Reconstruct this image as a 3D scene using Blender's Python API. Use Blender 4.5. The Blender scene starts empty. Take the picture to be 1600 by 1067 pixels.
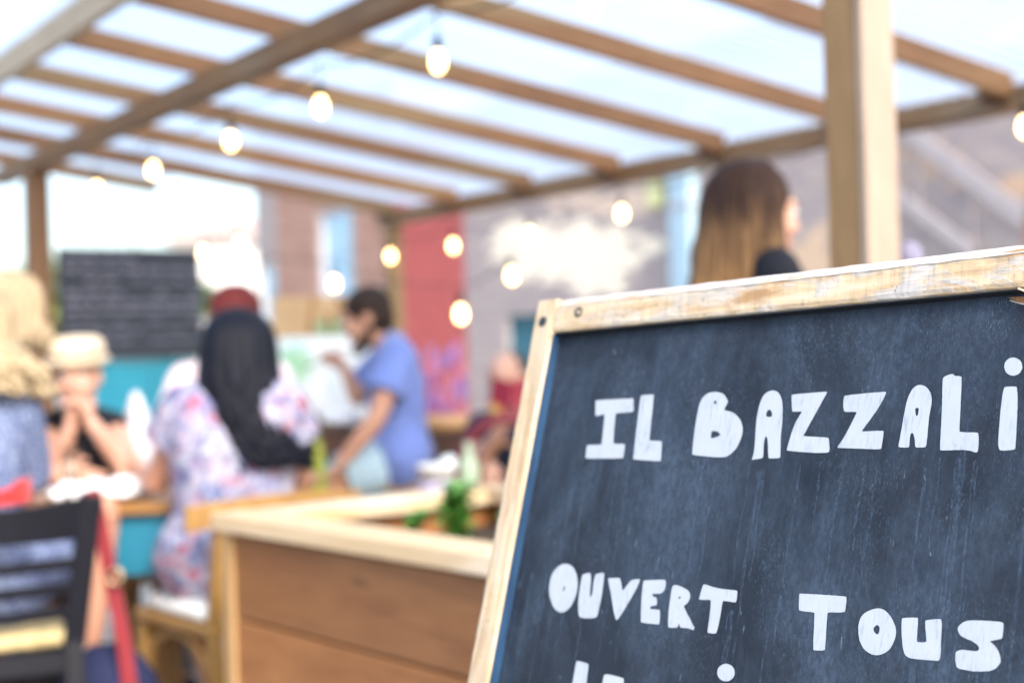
import bpy, bmesh, math, random
from mathutils import Vector, Matrix, noise
from mathutils.geometry import tessellate_polygon
random.seed(7)
sc = bpy.context.scene
COL = sc.collection
rad = math.radians

# ------------------------------------------------------------------ camera, world, sun, exposure
CAM_H = 1.15
roll, pitch = 0.03, rad(0.3)
RT = Vector((math.cos(roll), 0, -math.sin(roll)))
UP0 = Vector((math.sin(roll), 0, math.cos(roll)))
FW = (Vector((0, 1, 0)) * math.cos(pitch) + UP0 * math.sin(pitch)).normalized()
UP = RT.cross(FW)
CAM = Vector((0, 0, CAM_H))
cam_data = bpy.data.cameras.new("camera")
cam_data.sensor_width = 36.0
cam_data.lens = 50.0
cam_data.clip_start = 0.05
cam_data.clip_end = 3000
cam_data.dof.use_dof = True
cam_data.dof.focus_distance = 1.13
cam_data.dof.aperture_fstop = 3.25
cam_data.dof.aperture_blades = 0
cam = bpy.data.objects.new("camera", cam_data)
COL.objects.link(cam)
M = Matrix((RT, UP, -FW)).transposed().to_4x4()
M.translation = CAM
cam.matrix_world = M
sc.camera = cam

SUN_AZ = math.atan2(0.42, -0.907)      # compass bearing of the sun, clockwise from +Y
SUN_EL = rad(34)
world = bpy.data.worlds.new("World")
sc.world = world
world.use_nodes = True
wt = world.node_tree
sky = wt.nodes.new('ShaderNodeTexSky')
sky.sky_type = 'NISHITA'
sky.sun_disc = False
sky.sun_elevation = SUN_EL
sky.sun_rotation = SUN_AZ
sky.dust_density = 3.0
sky.air_density = 1.0
wt.links.new(sky.outputs[0], wt.nodes['Background'].inputs[0])
wt.nodes['Background'].inputs[1].default_value = 0.15

sun_d = bpy.data.lights.new("sun", 'SUN')
sun_d.energy = 1.5
sun_d.angle = rad(14)
sun_d.color = (1.0, 0.93, 0.82)
sun = bpy.data.objects.new("sun", sun_d)
COL.objects.link(sun)
sd = Vector((math.sin(SUN_AZ) * math.cos(SUN_EL), math.cos(SUN_AZ) * math.cos(SUN_EL), math.sin(SUN_EL)))
sun.rotation_euler = sd.to_track_quat('Z', 'Y').to_euler()

sc.view_settings.view_transform = 'Standard'
sc.view_settings.look = 'None'
sc.view_settings.exposure = 1.6
sc.view_settings.gamma = 1.0
sc.view_settings.use_curve_mapping = False
sc.cycles.use_denoising = True

# ------------------------------------------------------------------ helpers
def ray(px, py):
    return RT * (px - 800) + UP * (533.5 - py) + FW * 2222.2
def at(px, py, Y):
    "world point at distance Y (metres ahead of the camera) on the sight line through a pixel of the photograph"
    d = ray(px, py)
    return CAM + d * (Y / d.y)
PA = Vector((0.829, 0.559, 0)).normalized()     # across the pergola (roof falls this way)
PB = Vector((-PA.y, PA.x, 0))                   # along the pergola
P0 = Vector((0.72, 2.92, 0))
def ab(a, b, z=0.0):
    return P0 + PA * a + PB * b + Vector((0, 0, z))
PERG = Matrix((PA, PB, Vector((0, 0, 1)))).transposed().to_4x4()

def setp(o, label=None, cat=None, group=None, kind=None):
    if label: o['label'] = label
    if cat: o['category'] = cat
    if group: o['group'] = group
    if kind: o['kind'] = kind
    return o
def root(name, label, cat, loc=(0, 0, 0), rot=None, group=None):
    o = bpy.data.objects.new(name, None)
    o.empty_display_size = 0.1
    COL.objects.link(o)
    m = rot.copy() if rot is not None else Matrix.Identity(4)
    m.translation = Vector(loc)
    o.matrix_world = m
    ROOTM[o] = m
    return setp(o, label, cat, group)
ROOTM = {}
def rootm(o):
    while o.parent: o = o.parent
    return ROOTM.get(o, Matrix.Identity(4))
def link(name, me, mat, parent=None, smooth=False, world=True):
    "one mesh object; its mesh is given in world space (world=True) or in its thing's own space"
    o = bpy.data.objects.new(name, me)
    COL.objects.link(o)
    if parent is not None:
        if world: me.transform(rootm(parent).inverted())
        o.parent = parent
    if mat is not None and not me.materials: me.materials.append(mat)
    if smooth:
        for p in me.polygons: p.use_smooth = True
    return o
def obj(name, bm, mat, parent=None, smooth=False, world=True, bevel=0, label=None):
    me = bpy.data.meshes.new(name)
    bmesh.ops.recalc_face_normals(bm, faces=bm.faces)
    bm.to_mesh(me); bm.free()
    o = link(name, me, mat, parent, smooth, world)
    if bevel:
        md = o.modifiers.new('bevel', 'BEVEL'); md.width = bevel; md.segments = 2; md.limit_method = 'ANGLE'
    if label: o['label'] = label
    return o
def box(bm, lo, hi, mtx=None):
    vs = [bm.verts.new((x, y, z)) for x in (lo[0], hi[0]) for y in (lo[1], hi[1]) for z in (lo[2], hi[2])]
    for f in ((0, 1, 3, 2), (4, 6, 7, 5), (0, 4, 5, 1), (2, 3, 7, 6), (0, 2, 6, 4), (1, 5, 7, 3)):
        bm.faces.new([vs[i] for i in f])
    if mtx is not None:
        bmesh.ops.transform(bm, matrix=mtx, verts=vs)
    return vs
def nbox(name, lo, hi, mat, parent=None, mtx=None, bevel=0, world=False, label=None):
    bm = bmesh.new(); box(bm, lo, hi, mtx)
    return obj(name, bm, mat, parent, world=world, bevel=bevel, label=label)
def basis(d, upv=Vector((0, 0, 1))):
    d = d.normalized()
    if abs(d.dot(upv)) > 0.98: upv = Vector((1, 0, 0))
    x = upv.cross(d).normalized(); y = d.cross(x)
    return x, y, d
def bar(bm, p, q, w, h, upv=Vector((0, 0, 1))):
    "square bar from p to q: w across, h along upv"
    p = Vector(p); q = Vector(q); x, y, d = basis(q - p, Vector(upv))
    vs = []
    for c in (p, q):
        for sx, sy in ((-1, -1), (1, -1), (1, 1), (-1, 1)):
            vs.append(bm.verts.new(c + x * sx * w / 2 + y * sy * h / 2))
    for f in ((3, 2, 1, 0), (4, 5, 6, 7), (0, 1, 5, 4), (1, 2, 6, 5), (2, 3, 7, 6), (3, 0, 4, 7)):
        bm.faces.new([vs[i] for i in f])
def rings(bm, rs):
    "closed skin through rings of equal size"
    n = len(rs[0])
    vr = [[bm.verts.new(p) for p in r] for r in rs]
    for a, b in zip(vr, vr[1:]):
        for i in range(n):
            bm.faces.new((a[i], a[(i + 1) % n], b[(i + 1) % n], b[i]))
    bm.faces.new(vr[0][::-1]); bm.faces.new(vr[-1])
def cone(bm, p, r0, q, r1, n=14, flat0=False, flat1=False, sx=1.0, sy=1.0, upv=Vector((0, 0, 1))):
    "round-ended tapered limb"
    p = Vector(p); q = Vector(q)
    x, y, d = basis(q - p if (q - p).length > 1e-6 else Vector((0, 0, 1)), Vector(upv))
    rs = []
    def ring(c, r): rs.append([c + x * (math.cos(t) * r * sx) + y * (math.sin(t) * r * sy) for t in [2 * math.pi * i / n for i in range(n)]])
    if flat0: ring(p, r0)
    else:
        for k in (80, 55, 30, 0): ring(p - d * (r0 * math.sin(rad(k))), r0 * math.cos(rad(k)))
    if flat1: ring(q, r1)
    else:
        for k in (0, 30, 55, 80): ring(q + d * (r1 * math.sin(rad(k))), r1 * math.cos(rad(k)))
    rings(bm, rs)
def ell(bm, c, rx, ry, rz, ax=None, n=16):
    "ellipsoid, axes = columns of ax"
    ax = ax or (Vector((1, 0, 0)), Vector((0, 1, 0)), Vector((0, 0, 1)))
    c = Vector(c); rs = []
    for k in range(1, 10):
        a = math.pi * k / 10 - math.pi / 2
        rs.append([c + ax[0] * (rx * math.cos(a) * math.cos(t)) + ax[1] * (ry * math.cos(a) * math.sin(t)) + ax[2] * (rz * math.sin(a))
                   for t in [2 * math.pi * i / n for i in range(n)]])
    rings(bm, rs)
def tube(bm, pts, rr, n=8):
    pts = [Vector(p) for p in pts]
    if not isinstance(rr, (list, tuple)): rr = [rr] * len(pts)
    rs = []
    x = None
    for i, p in enumerate(pts):
        d = (pts[min(i + 1, len(pts) - 1)] - pts[max(i - 1, 0)]).normalized()
        if x is None: x, y, _ = basis(d)
        else:
            x = (x - d * x.dot(d)).normalized(); y = d.cross(x)
        rs.append([p + x * math.cos(t) * rr[i] + y * math.sin(t) * rr[i] for t in [2 * math.pi * k / n for k in range(n)]])
    rings(bm, rs)
def lathe(bm, c, prof, n=24, axis=Vector((0, 0, 1))):
    x, y, d = basis(axis)
    rings(bm, [[Vector(c) + x * r * math.cos(t) + y * r * math.sin(t) + d * h for t in [2 * math.pi * k / n for k in range(n)]] for r, h in prof])
def bez(pts, n=10):
    "smooth curve through points (Catmull-Rom)"
    pts = [Vector(p) for p in pts]
    P = [pts[0] * 2 - pts[1]] + pts + [pts[-1] * 2 - pts[-2]]
    out = []
    for i in range(1, len(P) - 2):
        for k in range(n):
            t = k / n
            a, b, c, d = P[i - 1], P[i], P[i + 1], P[i + 2]
            out.append(0.5 * ((2 * b) + (c - a) * t + (2 * a - 5 * b + 4 * c - d) * t * t + (3 * b - a - 3 * c + d) * t ** 3))
    out.append(pts[-1])
    return out
def fuse(name, bm, mat, parent, voxel=0.008, smooth=3, label=None):
    "many overlapping closed shapes made into one continuous skin"
    me = bpy.data.meshes.new(name)
    bmesh.ops.recalc_face_normals(bm, faces=bm.faces)
    bm.to_mesh(me); bm.free()
    tmp = bpy.data.objects.new('tmp', me)
    COL.objects.link(tmp)
    r = tmp.modifiers.new('r', 'REMESH'); r.mode = 'VOXEL'; r.voxel_size = voxel
    if smooth:
        s = tmp.modifiers.new('s', 'SMOOTH'); s.factor = 0.5; s.iterations = smooth
    dg = bpy.context.evaluated_depsgraph_get(); dg.update()
    new = bpy.data.meshes.new_from_object(tmp.evaluated_get(dg))
    bpy.data.objects.remove(tmp); bpy.data.meshes.remove(me)
    new.name = name; new.materials.clear()
    o = link(name, new, mat, parent, smooth=True)
    if label: o['label'] = label
    return o

# ------------------------------------------------------------------ materials
class NT:
    def __init__(s, name):
        s.m = bpy.data.materials.new(name); s.m.use_nodes = True
        s.t = s.m.node_tree; s.n = s.t.nodes; s.b = s.n['Principled BSDF']; s.out = s.n['Material Output']
    def new(s, kind, **kw):
        o = s.n.new('ShaderNode' + kind)
        for k, v in kw.items():
            if k.startswith('i_'):
                o.inputs[k[2:].replace('_', ' ')].default_value = v
            else: setattr(o, k, v)
        return o
    def link(s, a, b): s.t.links.new(a, b)
    def coords(s, scale=(1, 1, 1), rot=(0, 0, 0), loc=(0, 0, 0)):
        tc = s.new('TexCoord'); mp = s.new('Mapping')
        mp.inputs['Scale'].default_value = scale; mp.inputs['Rotation'].default_value = rot; mp.inputs['Location'].default_value = loc
        s.link(tc.outputs['Object'], mp.inputs['Vector'])
        return mp.outputs[0]
    def noise(s, vec, scale, detail=4, rough=0.55, dist=0.0):
        o = s.new('TexNoise'); o.inputs['Scale'].default_value = scale; o.inputs['Detail'].default_value = detail
        o.inputs['Roughness'].default_value = rough; o.inputs['Distortion'].default_value = dist
        s.link(vec, o.inputs['Vector']); return o.outputs['Fac']
    def ramp(s, fac, stops, interp='LINEAR'):
        o = s.new('ValToRGB'); o.color_ramp.interpolation = interp
        e = o.color_ramp.elements
        while len(e) < len(stops): e.new(0.5)
        for el, (p, c) in zip(e, stops):
            el.position = p; el.color = (c[0], c[1], c[2], 1) if isinstance(c, (tuple, list)) else (c, c, c, 1)
        s.link(fac, o.inputs[0]); return o.outputs['Color']
    def mix(s, fac, a, b, mode='MIX'):
        o = s.new('Mix', data_type='RGBA', blend_type=mode)
        for sock, v in ((o.inputs['Factor'], fac), (o.inputs['A'], a), (o.inputs['B'], b)):
            pass
        ins = {'Factor': o.inputs[0], 'A': o.inputs[6], 'B': o.inputs[7]}
        for k, v in (('Factor', fac), ('A', a), ('B', b)):
            if hasattr(v, 'is_output'): s.link(v, ins[k])
            elif isinstance(v, (tuple, list)): ins[k].default_value = (v[0], v[1], v[2], 1)
            else: ins[k].default_value = v
        return o.outputs[2]
    def math(s, op, a, b=0.0):
        o = s.new('Math', operation=op)
        for i, v in enumerate((a, b)):
            if hasattr(v, 'is_output'): s.link(v, o.inputs[i])
            else: o.inputs[i].default_value = v
        return o.outputs[0]
    def bump(s, h, strength=0.3, dist=0.002):
        o = s.new('Bump'); o.inputs['Strength'].default_value = strength; o.inputs['Distance'].default_value = dist
        s.link(h, o.inputs['Height']); s.link(o.outputs[0], s.b.inputs['Normal'])
    def color(s, c):
        if hasattr(c, 'is_output'): s.link(c, s.b.inputs['Base Color'])
        else: s.b.inputs['Base Color'].default_value = (c[0], c[1], c[2], 1)
    def rough(s, r):
        if hasattr(r, 'is_output'): s.link(r, s.b.inputs['Roughness'])
        else: s.b.inputs['Roughness'].default_value = r

def plain(name, c, rough=0.6, var=0.18, scale=6.0, metal=0.0, bump=0.0):
    m = NT(name); v = m.coords()
    n = m.noise(v, scale, 5)
    d = tuple(x * (1 - var) for x in c); l = tuple(min(1, x * (1 + var)) for x in c)
    m.color(m.ramp(n, [(0.3, d), (0.7, l)])); m.rough(rough)
    m.b.inputs['Metallic'].default_value = metal
    if max(c) < .03: m.b.inputs['Specular IOR Level'].default_value = 0.25
    if bump: m.bump(m.noise(v, scale * 12, 3), bump)
    return m.m
def wood(name, c1, c2, axis='x', grain=1.0, rough=0.6, knots=True, patch=None):
    m = NT(name)
    s = {'x': (0.09, 1, 1), 'y': (1, 0.09, 1), 'z': (1, 1, 0.09)}[axis]
    v = m.coords(tuple(k * grain for k in s))
    n1 = m.noise(v, 26, 6, 0.6, 1.2); n2 = m.noise(v, 120, 4, 0.6)
    n3 = m.noise(m.coords(), 2.3, 3)
    g = m.math('ADD', m.math('MULTIPLY', n1, 0.65), m.math('MULTIPLY', n2, 0.35))
    col = m.ramp(g, [(0.32, c1), (0.66, c2)])
    col = m.mix(m.math('MULTIPLY', n3, 0.5), col, tuple(x * 0.62 for x in c1))
    if knots:
        vo = m.new('TexVoronoi'); vo.inputs['Scale'].default_value = 3.0
        m.link(m.coords({'x': (0.6, 3, 3), 'y': (3, 0.6, 3), 'z': (3, 3, 0.6)}[axis]), vo.inputs['Vector'])
        k = m.ramp(vo.outputs['Distance'], [(0.03, 1.0), (0.09, 0.0)])
        col = m.mix(m.math('MULTIPLY', k, 0.7), col, tuple(x * 0.3 for x in c1))
    if patch:
        pn = m.ramp(m.noise(v, 9, 5, 0.6), [(0.5, 0.0), (0.62, 1.0)])
        col = m.mix(m.math('MULTIPLY', pn, 0.75), col, patch)
    oi = m.new('ObjectInfo')
    tone = m.ramp(oi.outputs['Random'], [(0.0, (.80, .79, .78)), (0.5, (1.0, .97, .93)), (1.0, (1.16, 1.14, 1.10))])
    col = m.mix(1.0, col, tone, 'MULTIPLY')
    m.color(col); m.rough(rough); m.bump(g, 0.35, 0.0015)
    return m.m
def fabric(name, c, var=0.15, weave=500, rough=0.85):
    m = NT(name); v = m.coords()
    n = m.noise(v, 9, 4); w = m.noise(v, weave, 2)
    col = m.ramp(n, [(0.3, tuple(x * (1 - var) for x in c)), (0.7, tuple(min(1, x * (1 + var)) for x in c))])
    m.color(col); m.rough(rough); m.bump(m.math('ADD', m.math('MULTIPLY', n, 2.0), w), 0.3, 0.002)
    m.b.inputs['Sheen Weight'].default_value = 0.2 if max(c) > .06 else 0.0
    m.b.inputs['Specular IOR Level'].default_value = 0.5 if max(c) > .06 else 0.2
    return m.m
def skin(name, c):
    m = NT(name); v = m.coords()
    n = m.noise(v, 14, 4)
    col = m.ramp(n, [(0.3, (c[0] * .92, c[1] * .82, c[2] * .78)), (0.7, c)])
    m.color(col); m.rough(0.5)
    m.b.inputs['Subsurface Weight'].default_value = 0.12
    m.b.inputs['Subsurface Radius'].default_value = (0.02, 0.008, 0.004)
    m.bump(m.noise(v, 300, 3), 0.12, 0.001)
    return m.m
def hairmat(name, c1, c2, ztip=None, z0=0, z1=1):
    m = NT(name); v = m.coords((1, 1, 0.06))
    n = m.noise(v, 160, 4)
    col = m.ramp(n, [(0.3, c1), (0.7, c2)])
    if ztip:
        tc = m.new('TexCoord'); sp = m.new('SeparateXYZ'); m.link(tc.outputs['Object'], sp.inputs[0])
        mr = m.new('MapRange'); mr.inputs[1].default_value = z0; mr.inputs[2].default_value = z1
        m.link(m.math('ADD', sp.outputs[2], m.math('MULTIPLY', m.math('SUBTRACT', m.noise(v, 45, 3), .3), 0.42)), mr.inputs[0])
        col = m.mix(mr.outputs[0], ztip, col)
    m.color(col); m.rough(0.5); m.b.inputs['Specular IOR Level'].default_value = 0.12; m.bump(n, 0.5, 0.002)
    return m.m
# materials used across the place
M_TIMBER_X = wood('timber_x', (0.16, 0.066, 0.022), (0.31, 0.15, 0.058), 'x', patch=(0.25, 0.17, 0.08))
M_TIMBER_Y = wood('timber_y', (0.18, 0.09, 0.038), (0.29, 0.17, 0.082), 'y', patch=(0.28, 0.22, 0.15))
M_POST = wood('timber_post', (0.20, 0.12, 0.05), (0.34, 0.225, 0.11), 'z')
M_PLANK = wood('planter_plank', (0.22, 0.085, 0.027), (0.37, 0.17, 0.062), 'y', rough=0.5)
M_RIM = wood('planter_rim', (0.44, 0.31, 0.17), (0.66, 0.54, 0.38), 'y', patch=(0.78, 0.74, 0.66))
M_RIMX = wood('planter_rim_x', (0.42, 0.27, 0.12), (0.66, 0.50, 0.30), 'x', patch=(0.78, 0.74, 0.66))
M_CHAIR = wood('chair_wood', (0.22, 0.12, 0.035), (0.40, 0.24, 0.08), 'z', knots=False, rough=0.4)
M_TABLE = wood('table_wood', (0.25, 0.12, 0.035), (0.42, 0.23, 0.075), 'x', knots=False, rough=0.4)
M_DARKWOOD = wood('dark_wood', (0.05, 0.022, 0.012), (0.12, 0.05, 0.025), 'z', knots=False)
M_BLACK = plain('black_paint', (0.006, 0.007, 0.013), 0.55)
M_METAL = plain('dark_screw', (0.08, 0.085, 0.09), 0.45, metal=0.9)
M_TEAL = plain('teal_paint', (0.02, 0.30, 0.42), 0.45, 0.12)
M_GROUND = plain('paving', (0.30, 0.28, 0.26), 0.85, 0.25, 1.5, bump=0.3)
M_WHITE = plain('white_paint', (0.80, 0.80, 0.79), 0.6, 0.04)
M_CORNER = wood('corner_board', (0.30, 0.18, 0.075), (0.46, 0.31, 0.16), 'z')
M_SOIL = plain('soil', (0.035, 0.022, 0.014), 0.95, 0.5, 40, bump=0.8)

# ------------------------------------------------------------------ ground
bm = bmesh.new()
vs = [bm.verts.new(p) for p in ((-900, -900, 0), (900, -900, 0), (900, 900, 0), (-900, 900, 0))]
bm.faces.new(vs)
g = obj('ground', bm, M_GROUND); setp(g, 'pale grey paved ground of the terrace and street', 'ground', kind='structure')

# ------------------------------------------------------------------ pergola
pg = root('pergola', 'timber pergola with slatted rafters under a clear corrugated roof, over the terrace', 'pergola', P0, PERG)
M_POST_SHADE = wood('shaded_post', (0.13, 0.062, 0.026), (0.24, 0.125, 0.055), 'z')  # shade on the far left post, put into a darker wood tone
for a, b, z, w, pm in ((0, 0, 2.207, .0445, M_POST), (0, 5.93, 2.207, .060, M_POST_SHADE), (2.2, 5.86, 1.952, .0445, M_POST), (2.2, 0.02, 1.952, .0445, M_POST)):
    nbox('post', (a - w, b - w, 0), (a + w, b + w, z), pm, pg, bevel=.005)
nbox('facing_board', (-.047, -.0675, 0), (.046, -.0458, 2.206), wood('pale_board', (.34, .26, .20), (.47, .40, .34), 'z'), pg, bevel=.004, label='pale board on the right face of the near post')  # pale board makes the near post's right face lighter
nbox('beam', (-.045, -.45, 2.21), (.045, 6.7, 2.30), M_TIMBER_Y, pg, bevel=.004)
nbox('beam', (2.157, -.45, 1.955), (2.243, 6.0, 2.045), M_TIMBER_Y, pg, bevel=.004)
nbox('fascia_board', (-.60, -.45, 2.375), (-.56, 6.7, 2.505), wood('skylit_fascia', (0.33, 0.27, 0.19), (0.5, 0.43, 0.33), 'y'), pg, bevel=.003)  # paler than the beams: skylight on the outer face painted into the wood
SL = 0.140
RB = [-.30, .46, 1.22, 1.98, 2.74, 3.50, 4.26, 5.02, 5.77, 6.50]
for i, b in enumerate(RB):
    bm = bmesh.new()
    a0, a1 = -.557, (2.154 if b < 6 else 0.9)
    bar(bm, (a0, b, 2.303 - SL * a0 + .044), (a1, b, 2.303 - SL * a1 + .044), .040, .088)
    obj('rafter', bm, M_TIMBER_X, pg, world=False, bevel=.003)
    if b < 6:       # joist block screwed to the beam under the rafter's end
        nbox('joist_hanger', (2.06, b + .022, 1.985), (2.154, b + .062, 2.075), M_DARKWOOD, pg)
m = NT('clear_roof_sheet')
for nd in (m.b,): m.n.remove(nd)
tr = m.new('BsdfTranslucent'); tr.inputs[0].default_value = (0.76, 0.87, 0.97, 1)
tp = m.new('BsdfTransparent'); tp.inputs[0].default_value = (0.86, 0.94, 1.0, 1)
gl = m.new('BsdfGlossy'); gl.inputs['Roughness'].default_value = 0.25
s1 = m.new('MixShader'); s2 = m.new('MixShader'); s2.inputs[0].default_value = 0.06
nz = m.noise(m.coords(), 1.6, 5)
m.link(m.ramp(nz, [(0.3, 0.16), (0.7, 0.34)]), s1.inputs[0])
m.link(tr.outputs[0], s1.inputs[1]); m.link(tp.outputs[0], s1.inputs[2])
m.link(s1.outputs[0], s2.inputs[1]); m.link(gl.outputs[0], s2.inputs[2]); m.link(s2.outputs[0], m.out.inputs[0])
M_ROOF = m.m
rb = RB
for b0, b1 in zip(rb, rb[1:]):
    bm = bmesh.new()
    n = 48
    amax = 2.30 if b1 < 6 else 0.95
    rows = []
    for a in (-.64, amax):
        rows.append([bm.verts.new((a, b0 + (b1 - b0) * k / n, 2.404 - SL * a + .009 * math.sin(2 * math.pi * (b0 + (b1 - b0) * k / n) / .076))) for k in range(n + 1)])
    for k in range(n):
        bm.faces.new((rows[0][k], rows[0][k + 1], rows[1][k + 1], rows[1][k]))
    obj('roof_sheet', bm, M_ROOF, pg, smooth=True, world=False)

# ------------------------------------------------------------------ string lights
def emis(name, c, s):
    m = NT(name); m.color((0.9, 0.8, 0.6))
    m.b.inputs['Emission Color'].default_value = (*c, 1); m.b.inputs['Emission Strength'].default_value = s
    return m.m
M_BULB = emis('lit_bulb', (1.0, 0.62, 0.24), 5.0)
M_CORD = plain('black_rubber', (0.012, 0.012, 0.012), 0.6)
def string_light(label, pts, hang, size=.85, group='festoon string lights'):
    "a cord with drop sockets; pts = bulb centres in world space"
    t = root('string_light', label, 'string light', pts[0], group=group)
    knots = [Vector(p) + Vector((0, 0, hang)) for p in pts]
    path = []
    for a, b in zip(knots, knots[1:]):
        for k in range(8):
            s = k / 8; path.append(a.lerp(b, s) - Vector((0, 0, .05 * 4 * s * (1 - s))))
    path.append(knots[-1])
    bm = bmesh.new(); tube(bm, path, .004, 6); obj('cord', bm, M_CORD, t, True)
    for p, k in zip(pts, knots):
        p = Vector(p); bm = bmesh.new()
        tube(bm, [k, p + Vector((0, 0, .08 * size))], .003, 6)
        lathe(bm, p, [(.004, .092 * size), (.016 * size, .086 * size), (.018 * size, .06 * size), (.017 * size, .038 * size), (.004, .036 * size)], 14)
        so = obj('socket', bm, M_CORD, t, True)
        bm = bmesh.new()
        lathe(bm, p, [(.004, .037 * size), (.013 * size, .034 * size), (.022 * size, .012 * size), (.0245 * size, -.006 * size), (.022 * size, -.024 * size), (.013 * size, -.036 * size), (.003, -.041 * size)], 18)
        o = obj('bulb', bm, M_BULB, so, True)
    return t
string_light('row of small lit bulbs hanging below the big near beam, running to the left post',
             [ab(.07, b, z) for b, z in ((.16, 2.064), (.97, 2.057), (1.755, 2.05), (2.57, 2.04), (3.386, 2.028), (4.288, 2.02), (5.1, 2.02))], .15)
string_light('row of lit bulbs hanging along the low far beam of the pergola',
             [ab(2.1, b, z) for b, z in ((.35, 1.90), (1.12, 1.881), (1.93, 1.85), (2.70, 1.82), (3.41, 1.794), (4.198, 1.755), (4.978, 1.757), (5.72, 1.75))], .13)
string_light('drooping lit bulbs strung lower across the alley behind the man in blue',
             [at(800, 430, 8.0), at(720, 490, 7.2), at(522, 443, 9.6), at(318, 395, 11.0), at(376, 380, 11.6), at(255, 340, 13)], .14, 1.05)

# ------------------------------------------------------------------ planter beside the pergola
LN, DP, HT = 1.33, .78, .80
PROT = PERG @ Matrix.Rotation(rad(5), 4, 'Z')
PLT = ab(-.98 - .025, -.32 + LN + .03, 0) - PROT.to_3x3() @ Vector((-.025, LN + .03, 0))
pl = root('planter_box', 'long brown plank planter box with pale weathered rim beside the chalkboard sign', 'planter', PLT, PROT)
for k in range(4):
    z0 = .004 + k * .189
    for nm, lo, hi in (('plank', (0, .012, z0), (.03, LN - .012, z0 + .183)), ('plank', (DP - .03, .012, z0), (DP, LN - .012, z0 + .183))):
        nbox(nm, lo, hi, M_PLANK, pl, bevel=.003)
    for y0 in (0.0, LN - .03):
        nbox('plank', (.032, y0, z0), (DP - .032, y0 + .03, z0 + .183), M_PLANK, pl, bevel=.003)
for x0 in (-.012, DP - .03):
    for y0 in (-.004, LN - .036):
        nbox('corner_board', (x0, y0, 0), (x0 + .042, y0 + .042, .759), M_CORNER, pl, bevel=.003)
nbox('rim_board', (-.025, -.03, .762), (.085, LN + .03, HT), M_RIM, pl, bevel=.004)
nbox('rim_board', (DP - .085, -.03, .762), (DP + .025, LN + .03, HT), M_RIM, pl, bevel=.004)
nbox('rim_board', (.088, LN - .08, .762), (DP - .088, LN + .03, HT - .001), M_RIMX, pl, bevel=.004)
nbox('rim_board', (.088, -.03, .762), (DP - .088, .08, HT - .001), M_RIMX, pl, bevel=.004)
bm = bmesh.new()
N = 16
gv = [[bm.verts.new((.031 + (DP - .062) * i / N, .031 + (LN - .062) * j / N, .70 + .014 * noise.noise(Vector((i * .6, j * .7, 2))))) for j in range(N + 1)] for i in range(N + 1)]
for i in range(N):
    for j in range(N): bm.faces.new((gv[i][j], gv[i + 1][j], gv[i + 1][j + 1], gv[i][j + 1]))
so = obj('soil', bm, M_SOIL, pl, True, world=False); setp(so, kind='stuff')

def leafmat(name, c):
    m = NT(name); n = m.noise(m.coords(), 25, 3)
    m.color(m.ramp(n, [(0.3, tuple(x * .6 for x in c)), (0.7, tuple(x * 1.4 for x in c))])); m.rough(0.4)
    m.b.inputs['Subsurface Weight'].default_value = 0.0
    m.b.inputs['Transmission Weight'].default_value = 0.0
    return m.m
M_LEAF = leafmat('basil_leaf', (0.11, 0.30, 0.05))
def leaf(bm, base, d, up, L, W):
    "one cupped leaf"
    d = d.normalized(); s = d.cross(up).normalized(); nrm = s.cross(d)
    pts = [(0, 0, 0), (.3, .5, .06), (.65, .42, .03), (1, 0, -.12), (.65, -.42, .03), (.3, -.5, .06)]
    v = [bm.verts.new(base + d * (x * L) + s * (y * W) + nrm * (z * L)) for x, y, z in pts]
    c = bm.verts.new(base + d * (.5 * L) - nrm * (.03 * L))
    for i in range(6): bm.faces.new((v[i], v[(i + 1) % 6], c))
def herb(base, h, spread, nst, label, seed, big):
    rnd = random.Random(seed)
    t = root('herb_plant', label, 'plant', base, group='herbs growing in the planter')
    st = bmesh.new()
    k = 0
    for s in range(nst):
        az = rnd.uniform(0, 6.28); top = Vector((math.cos(az), math.sin(az), 0)) * spread * rnd.uniform(.2, 1) + Vector((0, 0, h * rnd.uniform(.7, 1)))
        pts = bez([base, base + top * .5 + Vector((0, 0, .02)), base + top], 5)
        tube(st, pts, .0022, 5)
        for i in range(2, len(pts)):
            for q in range(3):
                aa = rnd.uniform(0, 6.28); d = Vector((math.cos(aa), math.sin(aa), rnd.uniform(-.1, .6)))
                bl = bmesh.new(); leaf(bl, pts[i], d, Vector((0, 0, 1)), big * rnd.uniform(.6, 1.1), big * .55)
                obj('leaf', bl, M_LEAF, t, True); k += 1
    obj('stem', st, M_LEAF, t, True)
herb(ab(-.60, .62, .69), .18, .055, 11, 'bushy bright green basil plant standing tallest in the planter box', 3, .042)
herb(ab(-.55, .47, .69), .115, .05, 6, 'low green herb sprig next to the tall basil, nearer the chalkboard', 5, .03)
herb(ab(-.62, .80, .69), .10, .05, 5, 'small sparse green herb sprig at the far corner side of the planter', 6, .028)
# ------------------------------------------------------------------ chalkboard sandwich sign
SU = Vector((0.645819, -0.76266, 0.0356025)).normalized()
SV = Vector((-0.21043348, -0.22263222, -0.9519205)); SV = (SV - SU * SV.dot(SU)).normalized()
SN = SU.cross(SV)                                  # into the board
COR = Vector((0.04236278, 1.5, 1.16637893))        # inner top left corner of the frame front
SROT = Matrix((SU, SN, -SV)).transposed().to_4x4() # local x along the sign, y into it, z up along it
DOWN = COR.z / -SV.z
sg = root('sandwich_board', 'folding chalkboard sign with peeling pale wooden frame and white hand lettering', 'chalkboard sign', COR, SROT)
BW, BH, FRW = .70, 1.02, .033

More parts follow.
